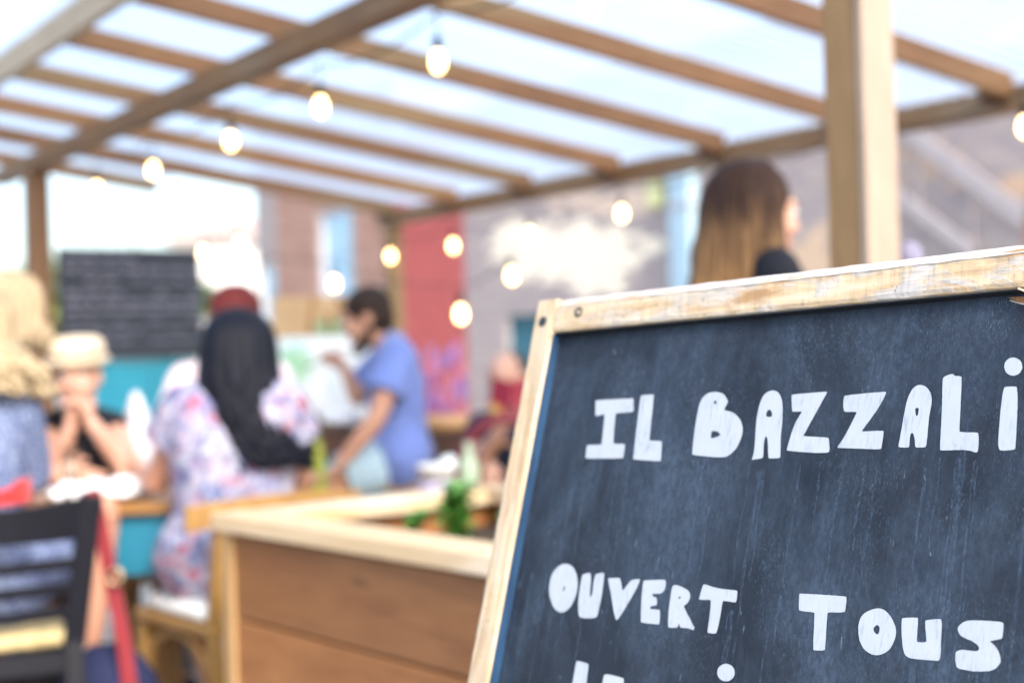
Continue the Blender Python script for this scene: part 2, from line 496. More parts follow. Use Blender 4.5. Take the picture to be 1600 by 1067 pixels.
m = NT('peeling_frame_wood')
def framemat(name, axis, pk):
    m = NT(name)
    sc3 = {'x': (.12, 1, 1), 'z': (1, 1, .12)}[axis]
    v = m.coords(sc3); vo = m.coords()
    g = m.noise(v, 110, 6, .6, .8); g2 = m.noise(v, 330, 4)
    col = m.ramp(g, [(0.25, (0.33, 0.22, 0.12)), (0.5, (0.50, 0.39, 0.25)), (0.72, (0.61, 0.52, 0.39))])
    sc4 = {'x': (.35, 1, 1), 'z': (1, 1, .3)}[axis]
    pv = m.coords(sc4)
    pn = m.noise(pv, 55, 8, .66, .8)
    peel = m.ramp(pn, [(0.46, 0.0), (0.60, 1.0)])
    if axis == 'x':      # the rail is greyer and more worn towards its right end
        tc = m.new('TexCoord'); sx = m.new('SeparateXYZ'); m.link(tc.outputs['Object'], sx.inputs[0])
        mr = m.new('MapRange'); mr.inputs[1].default_value = .08; mr.inputs[2].default_value = .5; mr.inputs[3].default_value = .55; mr.inputs[4].default_value = 1.15
        m.link(sx.outputs[0], mr.inputs[0]); peel = m.math('MINIMUM', m.math('MULTIPLY', peel, mr.outputs[0]), 1.0)
    col = m.mix(m.math('MULTIPLY', peel, pk), col, m.ramp(g2, [(0.3, (0.30, 0.32, 0.35)), (0.7, (0.54, 0.53, 0.51))]))
    br = m.ramp(m.noise(pv, 17, 6, .6), [(0.60, 0.0), (0.70, 1.0)])
    col = m.mix(m.math('MULTIPLY', br, pk), col, (0.30, 0.17, 0.07))
    # flecks of dark blue board paint, thicker towards the right end
    fl = m.ramp(m.noise(vo, 260, 2, .5), [(0.655, 0.0), (0.70, 1.0)])
    fm = m.ramp(m.noise(vo, 14, 3), [(0.42, 0.0), (0.62, 1.0)])
    col = m.mix(m.math('MULTIPLY', fl, fm), col, (0.03, 0.05, 0.09))
    m.color(col); m.rough(0.65)
    m.bump(m.math('ADD', m.math('MULTIPLY', g, .5), m.math('MULTIPLY', peel, .5)), .6, .0012)
    return m.m
MFX, MFZ = framemat('frame_wood_rail', 'x', .85), framemat('frame_wood_stile', 'z', .28)
def jag(bm, amp, seed):
    "tiny unevenness so that old sawn edges are not ruler straight"
    for v in bm.verts:
        v.co += Vector((0, noise.noise(v.co * 60 + Vector((seed, 0, 0))), noise.noise(v.co * 60 + Vector((0, seed, 5))))) * amp
def lumber(name, lo, hi, mat, parent, axis, cuts, seed, amp=.0006, bevel=.0035):
    bm = bmesh.new(); n = cuts
    ax = 'xyz'.index(axis)
    rs = []
    b = bevel
    o2 = [(1, 2), (0, 2), (0, 1)][ax]
    prof = []
    (p0, p1), (q0, q1) = (lo[o2[0]], hi[o2[0]]), (lo[o2[1]], hi[o2[1]])
    for cx, cy, a0 in ((p1 - b, q1 - b, 0), (p0 + b, q1 - b, 90), (p0 + b, q0 + b, 180), (p1 - b, q0 + b, 270)):
        for k in range(3):
            t = rad(a0 + 45 * k); prof.append((cx + b * math.cos(t), cy + b * math.sin(t)))
    for i in range(n + 1):
        t = lo[ax] + (hi[ax] - lo[ax]) * i / n
        s = 1.0
        r = []
        for p, q in prof:
            c = [0, 0, 0]; c[ax] = t; c[o2[0]] = p; c[o2[1]] = q; c = Vector(c)
            dv = Vector((noise.noise(c * 40 + Vector((seed, 0, 0))), noise.noise(c * 40 + Vector((0, seed, 0))), noise.noise(c * 40 + Vector((0, 0, seed))))) * amp
            dv += Vector((noise.noise(c * 160), noise.noise(c * 160 + Vector((9, 0, 0))), noise.noise(c * 160 + Vector((0, 9, 0))))) * amp * .5
            dv[ax] = 0
            r.append(c + dv)
        rs.append(r)
    rings(bm, rs)
    return obj(name, bm, mat, parent, smooth=False, world=False)
TH = .026
SLP = SU.z / -SV.z          # how much further the right leg reaches to the ground per metre along
lumber('stile', (-FRW, 0, -DOWN + .004), (0, TH, FRW + .004), MFZ, sg, 'z', 160, 1)
lumber('stile', (BW, 0, -DOWN - BW * SLP + .004), (BW + FRW, TH, FRW + .004), MFZ, sg, 'z', 160, 2)
lumber('top_rail', (.0008, .0006, 0), (BW - .0008, TH + .004, FRW), MFX, sg, 'x', 220, 3, .0009, .005)
lumber('bottom_rail', (.0008, .0006, -BH - FRW), (BW - .0008, TH, -BH), MFX, sg, 'x', 120, 4)
# chipped, splintered wood along the right part of the rail's lower edge
bm = bmesh.new()
rings(bm, [[Vector((x, y, z + .0007 * noise.noise(Vector((x * 55, y * 90, 3))))) for y, z in ((-.0002, FRW - .0050), (.0075, FRW + .0045), (TH + .0052, FRW + .0045), (TH + .0052, FRW - .0050))] for x in [.002 + (BW - .004) * i / 120 for i in range(121)]])
obj('cap_strip', bm, plain('skylit_worn_edge', (.52, .49, .46), .7, .2, 40), sg, world=False, label='worn top edge of the rail, whitened for skylight')  # whitish tone paints skylight onto the worn edge
bm = bmesh.new()
for i in range(5):
    x = .535 + .06 * random.random(); L = random.uniform(.004, .010)
    bar(bm, (x, .0005, .001 + random.uniform(-.002, .002)), (x + L, .0012, random.uniform(-.004, .001)), .0012, .0016)
ch = obj('splinters', bm, MFX, sg, world=False); setp(ch, kind='stuff')
# inner edges of the frame: blue paint on the left, dark strip under the rail
M_BLUE = NT('dark_blue_edge_paint')
nn = M_BLUE.noise(M_BLUE.coords((1, 1, .3)), 60, 5)
M_BLUE.color(M_BLUE.ramp(nn, [(0.35, (0.006, 0.028, 0.075)), (0.7, (0.014, 0.055, 0.13))])); M_BLUE.rough(.5)
M_BLUE = M_BLUE.m
nbox('edge_strip', (.0004, .0022, -BH), (.0016, .0125, -.001), M_BLUE, sg)
nbox('edge_strip', (.002, .003, -.0012), (BW - .002, .0125, -.0002), plain('dark_edge', (.012, .016, .022), .6), sg)

m = NT('chalkboard_paint')
vst = m.coords((1, 1, .045)); vo = m.coords(); vst2 = m.coords((1, 1, .2))
base = m.ramp(m.noise(vo, 7, 5), [(0.3, (0.0065, 0.0100, 0.0175)), (0.7, (0.0125, 0.0185, 0.031))])
runs = m.ramp(m.noise(vst, 95, 5, .62, .25), [(0.52, 0.0), (0.80, 1.0)])
cloud = m.ramp(m.noise(m.coords((1, 1, .5)), 9, 6, .65), [(0.36, 0.05), (0.68, 1.0)])
grit = m.ramp(m.noise(m.coords((1, 1, .5)), 420, 3, .6), [(0.36, 0.1), (0.62, 1.0)])
fac = m.math('MULTIPLY', m.math('MULTIPLY', m.math('MULTIPLY', runs, cloud), grit), .34)
col = m.mix(fac, base, (0.09, 0.15, 0.26))
big = m.ramp(m.noise(m.coords((1, 1, .55)), 8.5, 8, .68, .4), [(0.42, 0.0), (0.70, 1.0)])
grain = m.ramp(m.noise(m.coords((1, 1, .45)), 260, 6, .75), [(0.34, 0.25), (0.66, 1.0)])
haze = m.math('MULTIPLY', m.math('MULTIPLY', big, grain), .55)
col = m.mix(haze, col, (0.085, 0.130, 0.205))
sp = m.ramp(m.noise(m.coords((1, 1, .3)), 980, 3, .7), [(0.56, 0.0), (0.70, 1.0)])
spm = m.ramp(m.noise(vo, 16, 4, .6), [(0.40, 0.0), (0.66, 1.0)])
col = m.mix(m.math('MULTIPLY', m.math('MULTIPLY', sp, spm), .34), col, (0.18, 0.26, 0.38))
sp2 = m.ramp(m.noise(m.coords((1, 1, .28)), 210, 3, .5, .6), [(0.71, 0.0), (0.77, 1.0)])
col = m.mix(m.math('MULTIPLY', sp2, .40), col, (0.24, 0.32, 0.42))
m.color(col); m.rough(m.ramp(m.noise(vo, 30, 4), [(0.3, .42), (0.7, .62)])); m.b.inputs['Specular IOR Level'].default_value = 0.3
m.bump(m.math('ADD', m.noise(m.coords((1, 1, .3)), 500, 4), m.math('MULTIPLY', runs, .6)), .25, .0006)
M_BOARD = m.m
cb = nbox('chalkboard', (.0018, .0125, -BH), (BW - .0018, .0185, -.0003), M_BOARD, sg)

m = NT('white_board_paint')
v1 = m.coords((1, 1, .16))
wear = m.ramp(m.noise(v1, 330, 5, .7, .4), [(0.50, 0.0), (0.66, 1.0)])
wm = m.ramp(m.noise(m.coords(), 26, 4, .6), [(0.40, .04), (0.70, .62)])
col = m.mix(m.math('MULTIPLY', wear, wm), (0.385, 0.43, 0.49), (0.11, 0.16, 0.23))
ed = m.ramp(m.noise(m.coords(), 50, 4), [(0.3, (0.92, 0.94, 0.97)), (0.7, (1, 1, 1))])
m.color(m.mix(1.0, col, ed, 'MULTIPLY')); m.rough(.6)
M_CHALK = m.m
GLYPHS = [
    ([(72.5,73.1),(126.6,72.4),(129.8,86.4),(104.9,87.3),(108.8,118.3),(125.7,118.4),(126.3,132.9),(72.6,133.4),(71.3,119.4),(92.7,119.2),(89.6,87.7),(76.6,90)],),
    ([(135.6,69.8),(154,69.3),(157.5,115.4),(174.5,115.8),(177.5,135.7),(139.7,133.9)],),
    ([(215.5,129.2),(213.8,103.4),(214.4,84.1),(216.3,75.8),(222.4,70.4),(232.8,69.1),(243.8,71.8),(250.2,79.5),(246,87.3),(256.7,89.1),(265.3,94),(272,102.8),(272.7,110.8),(269.7,121.4),(262.6,128.7),(255.5,131.7),(239.8,131.2)],[(232.1,79.3),(233.5,77.4),(236.2,79.1),(234.5,82.1)],[(235,106.7),(242.9,107.2),(247.1,110.6),(243.1,112.6),(235.5,113.9)],),
    ([(287.8,133.9),(289.6,125.4),(286.1,97.7),(287.3,81.8),(291.4,72.7),(300,70),(307.7,72.5),(313.3,81.2),(316,97),(316.8,115.1),(319.8,131.8),(306.3,132.5),(302.7,115),(300.1,111.7),(298.5,116.3),(300.5,131.9),(291,133.2)],[(296.7,94.6),(296.9,89.4),(299.9,87.7),(303.2,90.8),(303.6,94.8)],),
    ([(321.8,74.9),(360.7,73.5),(340.9,112.6),(368.4,114),(371.3,126.8),(359.2,127.6),(325,125.4),(329.1,103.1),(336.3,90.4),(325.3,90.7)],),
    ([(378.5,77.5),(420.8,75.3),(415.9,87.9),(400.6,109.2),(422.8,108.5),(422.6,124.2),(410,124.1),(378,122.9),(384,114.5),(394,92.1),(380.5,92),(378.3,84.4)],),
    ([(438.2,122.6),(439.2,110.1),(440.4,89.7),(442.3,78.9),(446.2,72.4),(452,70.5),(459.1,73.4),(463.6,79.6),(464.8,86.7),(463.5,98.6),(464.3,112.7),(464.3,122.7),(454.4,123),(452.1,112.6),(449.6,110.5),(448,112.6),(448.8,123)],[(449.7,90.5),(453.3,90),(453.4,96),(451.6,97.4)],),
    ([(472,66.2),(475,63.9),(481.4,63),(482.2,64.8),(489.1,65.3),(491.1,89.8),(492.5,110.7),(509.4,111.1),(510.7,122.2),(510.1,127.3),(500.5,124.5),(477,125.4),(474.8,92.9)],),
    ([(526.9,75.3),(537.6,75.4),(539.7,86.5),(541.8,124.8),(528.8,125.6),(526.7,120),(525.8,88.4)],),
    ([(540.5,59.9),(540.2,62.6),(538.8,65),(536.5,66.4),(533.6,66.9),(530.6,66.2),(527.9,64.5),(525.9,62),(525,59.1),(525.3,56.3),(526.7,54),(529,52.5),(532,52.1),(535,52.8),(537.7,54.6),(539.6,57)],),
    ([(69.4,238.6),(81.5,240.7),(89.9,249.3),(93.7,260.3),(92.8,271.5),(87,282.5),(76.8,287.5),(65.5,284.3),(56.5,274.4),(52.1,263.3),(52.7,251.8),(58.9,242.8)],[(73.4,266),(73.5,261.1),(75.8,261.6),(75.2,265.9)],),
    ([(96.8,248.2),(107.3,245.4),(110,250.8),(111.7,265.9),(113.2,269.7),(115.3,265.6),(113.9,251.9),(115.5,246.2),(127,244.4),(128.6,263.2),(127.2,285.9),(122.8,288.3),(105.1,289.6),(100.2,286.2),(96.4,267.1)],),
    ([(132.5,249.2),(149.3,247.8),(155,259.9),(159.4,254.2),(163.8,248.5),(175.5,247.1),(173,255.9),(159.6,279.7),(153.5,288),(148.7,282),(140.4,263.7)],),
    ([(179.6,248),(206.6,245.5),(208.7,248.7),(207.9,255.9),(203.2,258.9),(193.2,259.4),(194.7,261.9),(199.9,262.5),(201.8,269.3),(193.9,270.8),(193.6,273.5),(206.5,272.8),(208.4,286.3),(184.6,286.5),(180.6,264.6)],),
    ([(216.6,250.7),(220.7,249.1),(230,251),(238.4,253.7),(240.6,258.6),(238.8,263.9),(233.8,267.5),(240,274),(250.9,285.1),(249.6,287.4),(242.5,285.9),(234,286.7),(231.3,282.5),(230.9,287),(219.3,287.9),(216.5,270.9)],[(226.4,259.1),(230,259.7),(226.7,262)],),
    ([(253.2,246.1),(273.1,249.2),(293.3,248.9),(294,259.4),(278.4,258.8),(278.4,275.7),(276.6,287.9),(266.4,288.1),(266.2,273),(265.1,259.2),(250.6,260.4)],),
    ([(359.6,246.3),(407.2,245.2),(407.7,258),(390.2,259.5),(393.1,289.8),(381,291.1),(377.9,260.6),(361.6,260.7)],),
    ([(437.6,251.6),(445.6,253.3),(453.2,260.1),(457.4,268),(456.6,276.4),(452.3,284.2),(443,288.9),(433.9,287.6),(426.3,282.3),(422,272.4),(421.7,262.9),(425.8,256.4)],[(438.9,264.7),(442,266.7),(441.8,271.4),(440.1,272.5),(437,270.9),(436,267.7)],),
    ([(460.5,257.6),(475.3,256.1),(475.7,265.4),(476.3,274.9),(485.1,274),(482.8,264.7),(481.1,257.6),(494.6,255.3),(496.3,258),(496.9,270.5),(498.3,283.8),(497.1,286.6),(483.7,287.2),(471.1,287.5),(465.9,284.6),(461.9,269.4)],),
    ([(545.7,253.1),(547,254.2),(547.1,265.1),(536.8,267.9),(540.4,269.7),(544.7,273.5),(547.5,279.3),(547.3,283.6),(542.1,288.5),(533.6,290.3),(523.9,291),(512.8,290.1),(510.7,285.1),(510.3,278.1),(515.1,276.2),(523.1,276.3),(528,276.2),(529.5,274.3),(528.4,271.8),(523.2,269.2),(513.9,267.1),(509.9,263),(510.4,258.9),(515.5,254.9),(525.3,253.6)],),
    ([(109,329.2),(126.3,330.6),(127.8,352.5),(130.7,374.6),(153,372.2),(154.7,385.6),(112.8,389.7),(108.8,361.6)],),
    ([(148.6,338),(154,336.7),(175.1,338.1),(176.9,354.1),(180.9,383),(156.2,385.4),(148.5,349.9)],),
    ([(303.6,317.9),(303.4,320.7),(301.7,323.4),(298.9,325.3),(295.3,326.3),(291.4,326.2),(287.9,325),(285.3,322.9),(284,320.2),(284.2,317.2),(285.9,314.6),(288.8,312.6),(292.4,311.6),(296.3,311.8),(299.7,313),(302.3,315.1)],),
    ([(290.3,336.4),(304.4,334.6),(307.8,364.5),(292.2,366.8)],),
]

def chaikin(L):
    "round the gently turning corners of a hand painted outline, keep the sharp ones nearly sharp"
    for step in range(2):
        o = []; n = len(L)
        for i in range(n):
            p, c, q = L[i - 1], L[i], L[(i + 1) % n]
            d1, d2 = math.dist(p, c), math.dist(c, q)
            if min(d1, d2) < .6: o.append(c); continue
            t = abs((math.atan2(q[1] - c[1], q[0] - c[0]) - math.atan2(c[1] - p[1], c[0] - p[0]) + math.pi) % (2 * math.pi) - math.pi)
            w1, w2 = (.25, .25) if t < 1.0 else (min(.2, 1.1 / d1), min(.2, 1.1 / d2))
            o.append((c[0] + (p[0] - c[0]) * w1, c[1] + (p[1] - c[1]) * w1)); o.append((c[0] + (q[0] - c[0]) * w2, c[1] + (q[1] - c[1]) * w2))
        L = o
    return L
def wob(L, s):
    "slightly shaky marker edge"
    o = []
    for i in range(len(L)):
        a, b = L[i], L[(i + 1) % len(L)]
        n = max(1, int(math.dist(a, b) / 2.5))
        for k in range(n):
            x, y = a[0] + (b[0] - a[0]) * k / n, a[1] + (b[1] - a[1]) * k / n
            o.append((x + .22 * noise.noise(Vector((x * .35, y * .35, s))), y + .22 * noise.noise(Vector((x * .35, y * .35, s + 7)))))
    return o
for gi, loops in enumerate(GLYPHS):
    LL = [[Vector((x / 1000, .0120, -y / 1000)) for x, y in wob(chaikin(L), gi)] for L in loops]
    tri = tessellate_polygon([[Vector((p.x, p.z, 0)) for p in L] for L in LL])
    flat = [p for L in LL for p in L]
    bm = bmesh.new(); vs = [bm.verts.new(p) for p in flat]
    for t in tri:
        try: bm.faces.new([vs[i] for i in t])
        except ValueError: pass
    for f in bm.faces:
        f.normal_update()
    me = bpy.data.meshes.new('letter'); bm.to_mesh(me); bm.free()
    o = link('letter', me, M_CHALK, cb, world=False)
# dried runs of thin paint under the letters, and small scuffs
m = NT('dried_paint_run')
tp = m.new('BsdfTransparent'); mx = m.new('MixShader')
al = m.math('MULTIPLY', m.ramp(m.noise(m.coords((1, 1, .4)), 330, 5, .75), [(0.42, 0.0), (0.74, 1.0)]), .32)
m.color((0.13, 0.21, 0.34)); m.rough(.6)
m.link(al, mx.inputs[0]); m.link(tp.outputs[0], mx.inputs[1]); m.link(m.b.outputs[0], mx.inputs[2]); m.link(mx.outputs[0], m.out.inputs[0])
M_RUN = m.m
bm = bmesh.new()
rnd = random.Random(11)
def run(x, y, L, w, sway=0.0):
    n = 14; pv = None
    for k in range(n + 1):
        t = k / n
        cx = x + sway * t + .0025 * noise.noise(Vector((x * 90, t * 3, 1)))
        ww = w * (.55 + .45 * noise.noise(Vector((x * 300, t * 6, 3)))) * (1 - .5 * t) + .0003
        cur = (bm.verts.new((cx - ww, .0122, -(y + L * t))), bm.verts.new((cx + ww, .0122, -(y + L * t))))
        if pv: bm.faces.new((pv[0], pv[1], cur[1], cur[0]))
        pv = cur
for x0, x1, yb, n in ((75, 178, 136, 4), (215, 275, 134, 3), (285, 330, 137, 4), (330, 470, 134, 6), (470, 575, 130, 7), (20, 90, 245, 4), (95, 190, 255, 3), (280, 300, 262, 3), (330, 560, 285, 9)):
    for i in range(n):
        run(rnd.uniform(x0, x1) / 1000, yb / 1000 + rnd.uniform(0, .006), rnd.uniform(.05, .16), rnd.uniform(.0007, .0026), rnd.uniform(-.002, .002))
run(.045, .245, .12, .0022, .004); run(.062, .243, .12, .0018, .002); run(.50, .10, .22, .002); run(.555, .14, .2, .002)
rn = obj('paint_runs', bm, M_RUN, cb, world=False); setp(rn, kind='stuff')
# a chip broken out of the board's top edge
bm = bmesh.new()
cp_ = [(.522, .003), (.560, .0035), (.590, .004), (.588, .010), (.566, .0125), (.548, .011), (.534, .0085)]
vs = [bm.verts.new((x, .01215, -z)) for x, z in cp_]; bm.faces.new(vs)
obj('chipped_edge', bm, plain('torn_fibreboard', (.20, .10, .045), .9, .5, 120), cb, world=False)
bm = bmesh.new(); tube(bm, [(x, .0123, -z - .0006) for x, z in cp_[2:] + [(.524, .005)]], [.0005, .0009, .0007, .0010, .0006, .0004], 5)
obj('chip_rim', bm, plain('paper_fluff', (.52, .44, .38), .9), cb, world=False)
# screws at the corner joints
for x, z, y in ((-.0175, .013, -.0004), (.0365, .0195, .0003), (BW + .017, .013, -.0004), (BW - .036, .0185, .0003)):
    bm = bmesh.new()
    lathe(bm, (x, y + .0008, z), [(.0001, -.0003), (.0048, -.0006), (.0058, .0004), (.0054, .0014), (.0024, .0006), (.0002, .0004)], 14, Vector((0, -1, 0)))
    sgs = obj('screw', bm, M_METAL, sg, True, world=False)
# the hinged rear frame
HN = Vector((SN.x, SN.y, 0)).normalized()
TOPB = COR - SV * .022 + SN * (TH + .008)
RV = (HN * .30 + Vector((0, 0, -1)) * .954).normalized()
bm = bmesh.new()
for x in (-FRW / 2, BW + FRW / 2):
    p = TOPB + SU * x; L = p.z / -RV.z
    b2 = bmesh.new(); bar(b2, p, p + RV * (L - .002), FRW, TH, HN); obj('rear_leg', b2, MFZ, sg)
for k in (.06, .82):
    b2 = bmesh.new(); bar(b2, TOPB + RV * k + SU * .002, TOPB + RV * k + SU * (BW - .002), TH * .9, FRW, RV); obj('rear_rail', b2, MFX, sg)
b2 = bmesh.new()
o = TOPB + RV * .10 + HN * .002
vsb = [o + SU * .0 , o + SU * BW, o + SU * BW + RV * .70, o + RV * .70]
f1 = [b2.verts.new(p) for p in vsb]; f2 = [b2.verts.new(p + HN * .006) for p in vsb]
b2.faces.new(f1); b2.faces.new(f2[::-1])
for i in range(4): b2.faces.new((f1[i], f2[i], f2[(i + 1) % 4], f1[(i + 1) % 4]))
obj('rear_chalkboard', b2, M_BOARD, sg)
for x in (.07, BW - .07):
    b2 = bmesh.new(); q = COR + SU * x - SV * (FRW + .001) + SN * (TH + .002)
    bar(b2, q - SU * .02, q + SU * .02, .022, .003, -SV); obj('hinge', b2, M_METAL, sg)

# ------------------------------------------------------------------ menu blackboard and the teal wall at the pergola's end
tw = root('teal_partition', 'teal painted board wall under the large menu blackboard at the pergola end', 'partition', ab(.06, 5.95, 0), PERG)
for k in range(8):
    nbox('board', (.05 + k * .262, .0, .01), (.308 + k * .262, .03, 1.135 if k < 4 else .82), M_TEAL, tw, bevel=.003)
nbox('cap_rail', (.045, -.012, 1.138), (1.10, .05, 1.155), M_TEAL, tw, bevel=.003)
mb = root('menu_blackboard', 'large dark menu blackboard with faint chalk rows fixed above the teal wall', 'blackboard', ab(.10, 5.90, 1.16), PERG)
m = NT('menu_board_paint'); n = m.noise(m.coords((1, 1, .6)), 6, 5)
m.color(m.ramp(n, [(0.3, (0.013, 0.017, 0.030)), (0.7, (0.024, 0.030, 0.048))])); m.rough(.55)
nbox('panel', (0, 0, 0), (.825, .025, .625), m.m, mb, bevel=.002)
ck = plain('chalk_dust', (0.34, 0.34, 0.42), .9, .3, 60)
bm = bmesh.new(); rnd = random.Random(4)
for r, (z, h, d, x1) in enumerate(((.575, .03, .7, .62), (.505, .035, .9, .8), (.44, .03, .6, .33), (.44, .02, .35, .8), (.37, .032, .7, .36), (.365, .02, .6, .8), (.32, .02, .7, .8), (.275, .018, .6, .78), (.21, .018, .5, .8), (.16, .018, .45, .78), (.10, .018, .3, .75))):
    x = .04 if r not in (3, 5) else .40
    while x < x1:
        w = rnd.uniform(.05, .13)
        if rnd.random() < d + .25:
            q = [Vector((x + w * k / 16, -.0016, z + h * .5 * math.sin(k * 2.3 + x * 40) * rnd.uniform(.4, 1))) for k in range(17)]
            tube(bm, q, .0042 if d > .5 else .0026, 4)
        x += w + .025
setp(obj('chalk_scribbles', bm, ck, mb, world=False), kind='stuff')
# ------------------------------------------------------------------ buildings across the alley (wall face 9 m beyond the near beam line)
AW = 9.0
def brickmat(name, c1, c2, bumpy=.2):
    m = NT(name)
    oi = m.new('ObjectInfo'); ge = m.new('NewGeometry')
    r = m.math('FRACT', m.math('ADD', oi.outputs['Random'], ge.outputs['Random Per Island']))
    col = m.mix(r, c1, c2)
    n = m.noise(m.coords(), 9, 5)
    col = m.mix(m.math('MULTIPLY', n, .35), col, tuple(x * .55 for x in c1))
    m.color(col); m.rough(.85); m.bump(m.noise(m.coords(), 80, 3), bumpy)
    return m.m
MB_PURPLE = brickmat('faded_purple_brick', (0.38, 0.33, 0.35), (0.49, 0.43, 0.41))
MB_RED = brickmat('red_painted_brick', (0.50, 0.11, 0.11), (0.56, 0.14, 0.13))
MB_BROWN = brickmat('red_brown_brick', (0.40, 0.21, 0.16), (0.50, 0.33, 0.27))
M_MORTAR = plain('mortar', (0.43, 0.385, 0.375), .9, .15, 12)
M_GLASS = NT('window_glass'); M_GLASS.color((0.10, 0.16, 0.20)); M_GLASS.rough(.06); M_GLASS.b.inputs['Specular IOR Level'].default_value = 1.0; M_GLASS = M_GLASS.m
M_PALEGLASS = plain('pale_blind', (0.36, 0.58, 0.76), .25, .12, 3)
M_TEALGLASS = plain('teal_glass', (0.04, 0.14, 0.20), .15, .3, 4)
CR, CL = .075, .225            # brick course and length, joints included
def wall_thing(name, label, b0, b1, h, mat, mort, openings, keep_z, pieces=0, depth=5.0, a0=AW, washes=()):
    "one building: backing wall, bricks standing proud of it where they can be seen, openings left free"
    t = root(name, label, 'building', ab(a0, b0, 0), PERG)
    W = b1 - b0
    def free(y0, y1, z0, z1):
        return not any(y1 > oy0 and y0 < oy1 and z1 > oz0 and z0 < oz1 for oy0, oy1, oz0, oz1 in openings)
    # backing wall is cut into boxes round the openings
    ys = sorted({0, W, *[q for o in openings for q in o[:2]]}); zs = sorted({0, h, *[q for o in openings for q in o[2:]]})
    bm = bmesh.new()
    for y0, y1 in zip(ys, ys[1:]):
        for z0, z1 in zip(zs, zs[1:]):
            if free(y0 + .001, y1 - .001, z0 + .001, z1 - .001): box(bm, (.012, y0, z0), (.30, y1, z1))
    box(bm, (.30, 0, 0), (depth, W, h - .02))
    obj('wall', bm, mort, t, world=False)
    lst = []
    for c in range(int(keep_z[0] / CR), int(min(h, keep_z[1]) / CR)):
        y = -(CL / 2) * (c % 2)
        while y < W:
            y0, y1 = max(y + .005, 0), min(y + CL - .005, W)
            if y1 - y0 > .04 and free(y0, y1, c * CR, c * CR + CR): lst.append((y0, y1, c * CR + .005, c * CR + CR - .005, c))
            y += CL
    def score(q):
        p = ab(a0, b0 + (q[0] + q[1]) / 2, (q[2] + q[3]) / 2) - CAM
        d = p.normalized(); px = 800 + 2222 * p.dot(RT) / p.dot(FW); py = 533.5 - 2222 * p.dot(UP) / p.dot(FW)
        vis = 1420 < px < 1600 and 165 < py < 430 or 1190 < px < 1305 and 230 < py < 430
        return (0 if vis else 1, p.length)
    # tinted whole bricks (cream ones: painted sunlight), thinning out towards the edge of each patch
    rw = random.Random(3)
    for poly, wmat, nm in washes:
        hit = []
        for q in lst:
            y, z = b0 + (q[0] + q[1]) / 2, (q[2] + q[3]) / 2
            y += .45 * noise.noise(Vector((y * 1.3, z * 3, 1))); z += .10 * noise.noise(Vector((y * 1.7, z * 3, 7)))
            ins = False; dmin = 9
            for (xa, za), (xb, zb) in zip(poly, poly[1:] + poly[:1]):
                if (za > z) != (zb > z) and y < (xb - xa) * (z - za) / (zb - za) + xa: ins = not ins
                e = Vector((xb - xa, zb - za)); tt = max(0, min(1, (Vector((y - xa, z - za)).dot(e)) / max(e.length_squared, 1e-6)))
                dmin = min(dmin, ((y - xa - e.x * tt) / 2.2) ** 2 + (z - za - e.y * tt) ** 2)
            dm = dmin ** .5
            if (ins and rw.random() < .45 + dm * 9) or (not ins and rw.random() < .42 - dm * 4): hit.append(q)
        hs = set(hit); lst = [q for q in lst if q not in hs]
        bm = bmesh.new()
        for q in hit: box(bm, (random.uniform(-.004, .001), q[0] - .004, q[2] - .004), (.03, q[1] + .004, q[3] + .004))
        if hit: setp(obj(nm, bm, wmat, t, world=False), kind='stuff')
    rest = lst
    if pieces:
        lst.sort(key=score); first, rest = lst[:pieces], lst[pieces:]
        shared = {}
        for y0, y1, z0, z1, c in first:
            k = round(y1 - y0, 3)
            if k not in shared:
                bm = bmesh.new(); box(bm, (0, 0, 0), (.03, y1 - y0, z1 - z0)); me = bpy.data.meshes.new('brick'); bmesh.ops.recalc_face_normals(bm, faces=bm.faces); bm.to_mesh(me); bm.free(); me.materials.append(mat); shared[k] = me
            o = bpy.data.objects.new('brick', shared[k]); COL.objects.link(o); o.parent = t
            o.location = (random.uniform(-.003, .002), y0, z0)
    bm = bmesh.new()
    for y0, y1, z0, z1, c in rest: box(bm, (random.uniform(-.003, .002), y0, z0), (.03, y1, z1))
    if rest: setp(obj('brickwork', bm, mat, t, world=False), kind='stuff')
    nbox('coping', (-.05, 0, h), (.36, W, h + .09), M_MORTAR, t)
    return t
def window(t, y0, y1, z0, z1, frame, pane, mull=1, rows=2, label=None):
    bm = bmesh.new(); f = .06
    box(bm, (.06, y0, z0), (.13, y0 + f, z1)); box(bm, (.06, y1 - f, z0), (.13, y1, z1))
    box(bm, (.0601, y0 + f, z0), (.1299, y1 - f, z0 + f)); box(bm, (.0601, y0 + f, z1 - f), (.1299, y1 - f, z1))
    w = obj('window', bm, frame, t, world=False)
    if label: w['label'] = label
    W, H = y1 - y0 - 2 * f, z1 - z0 - 2 * f
    for i in range(mull):
        for j in range(rows):
            nbox('pane', (.085, y0 + f + W * i / mull + .012, z0 + f + H * j / rows + .012), (.095, y0 + f + W * (i + 1) / mull - .012, z0 + f + H * (j + 1) / rows - .012), pane, w)
    nbox('sill', (-.06, y0 - .05, z0 - .08), (.059, y1 + .05, z0 - .001), M_MORTAR, w)
    return w

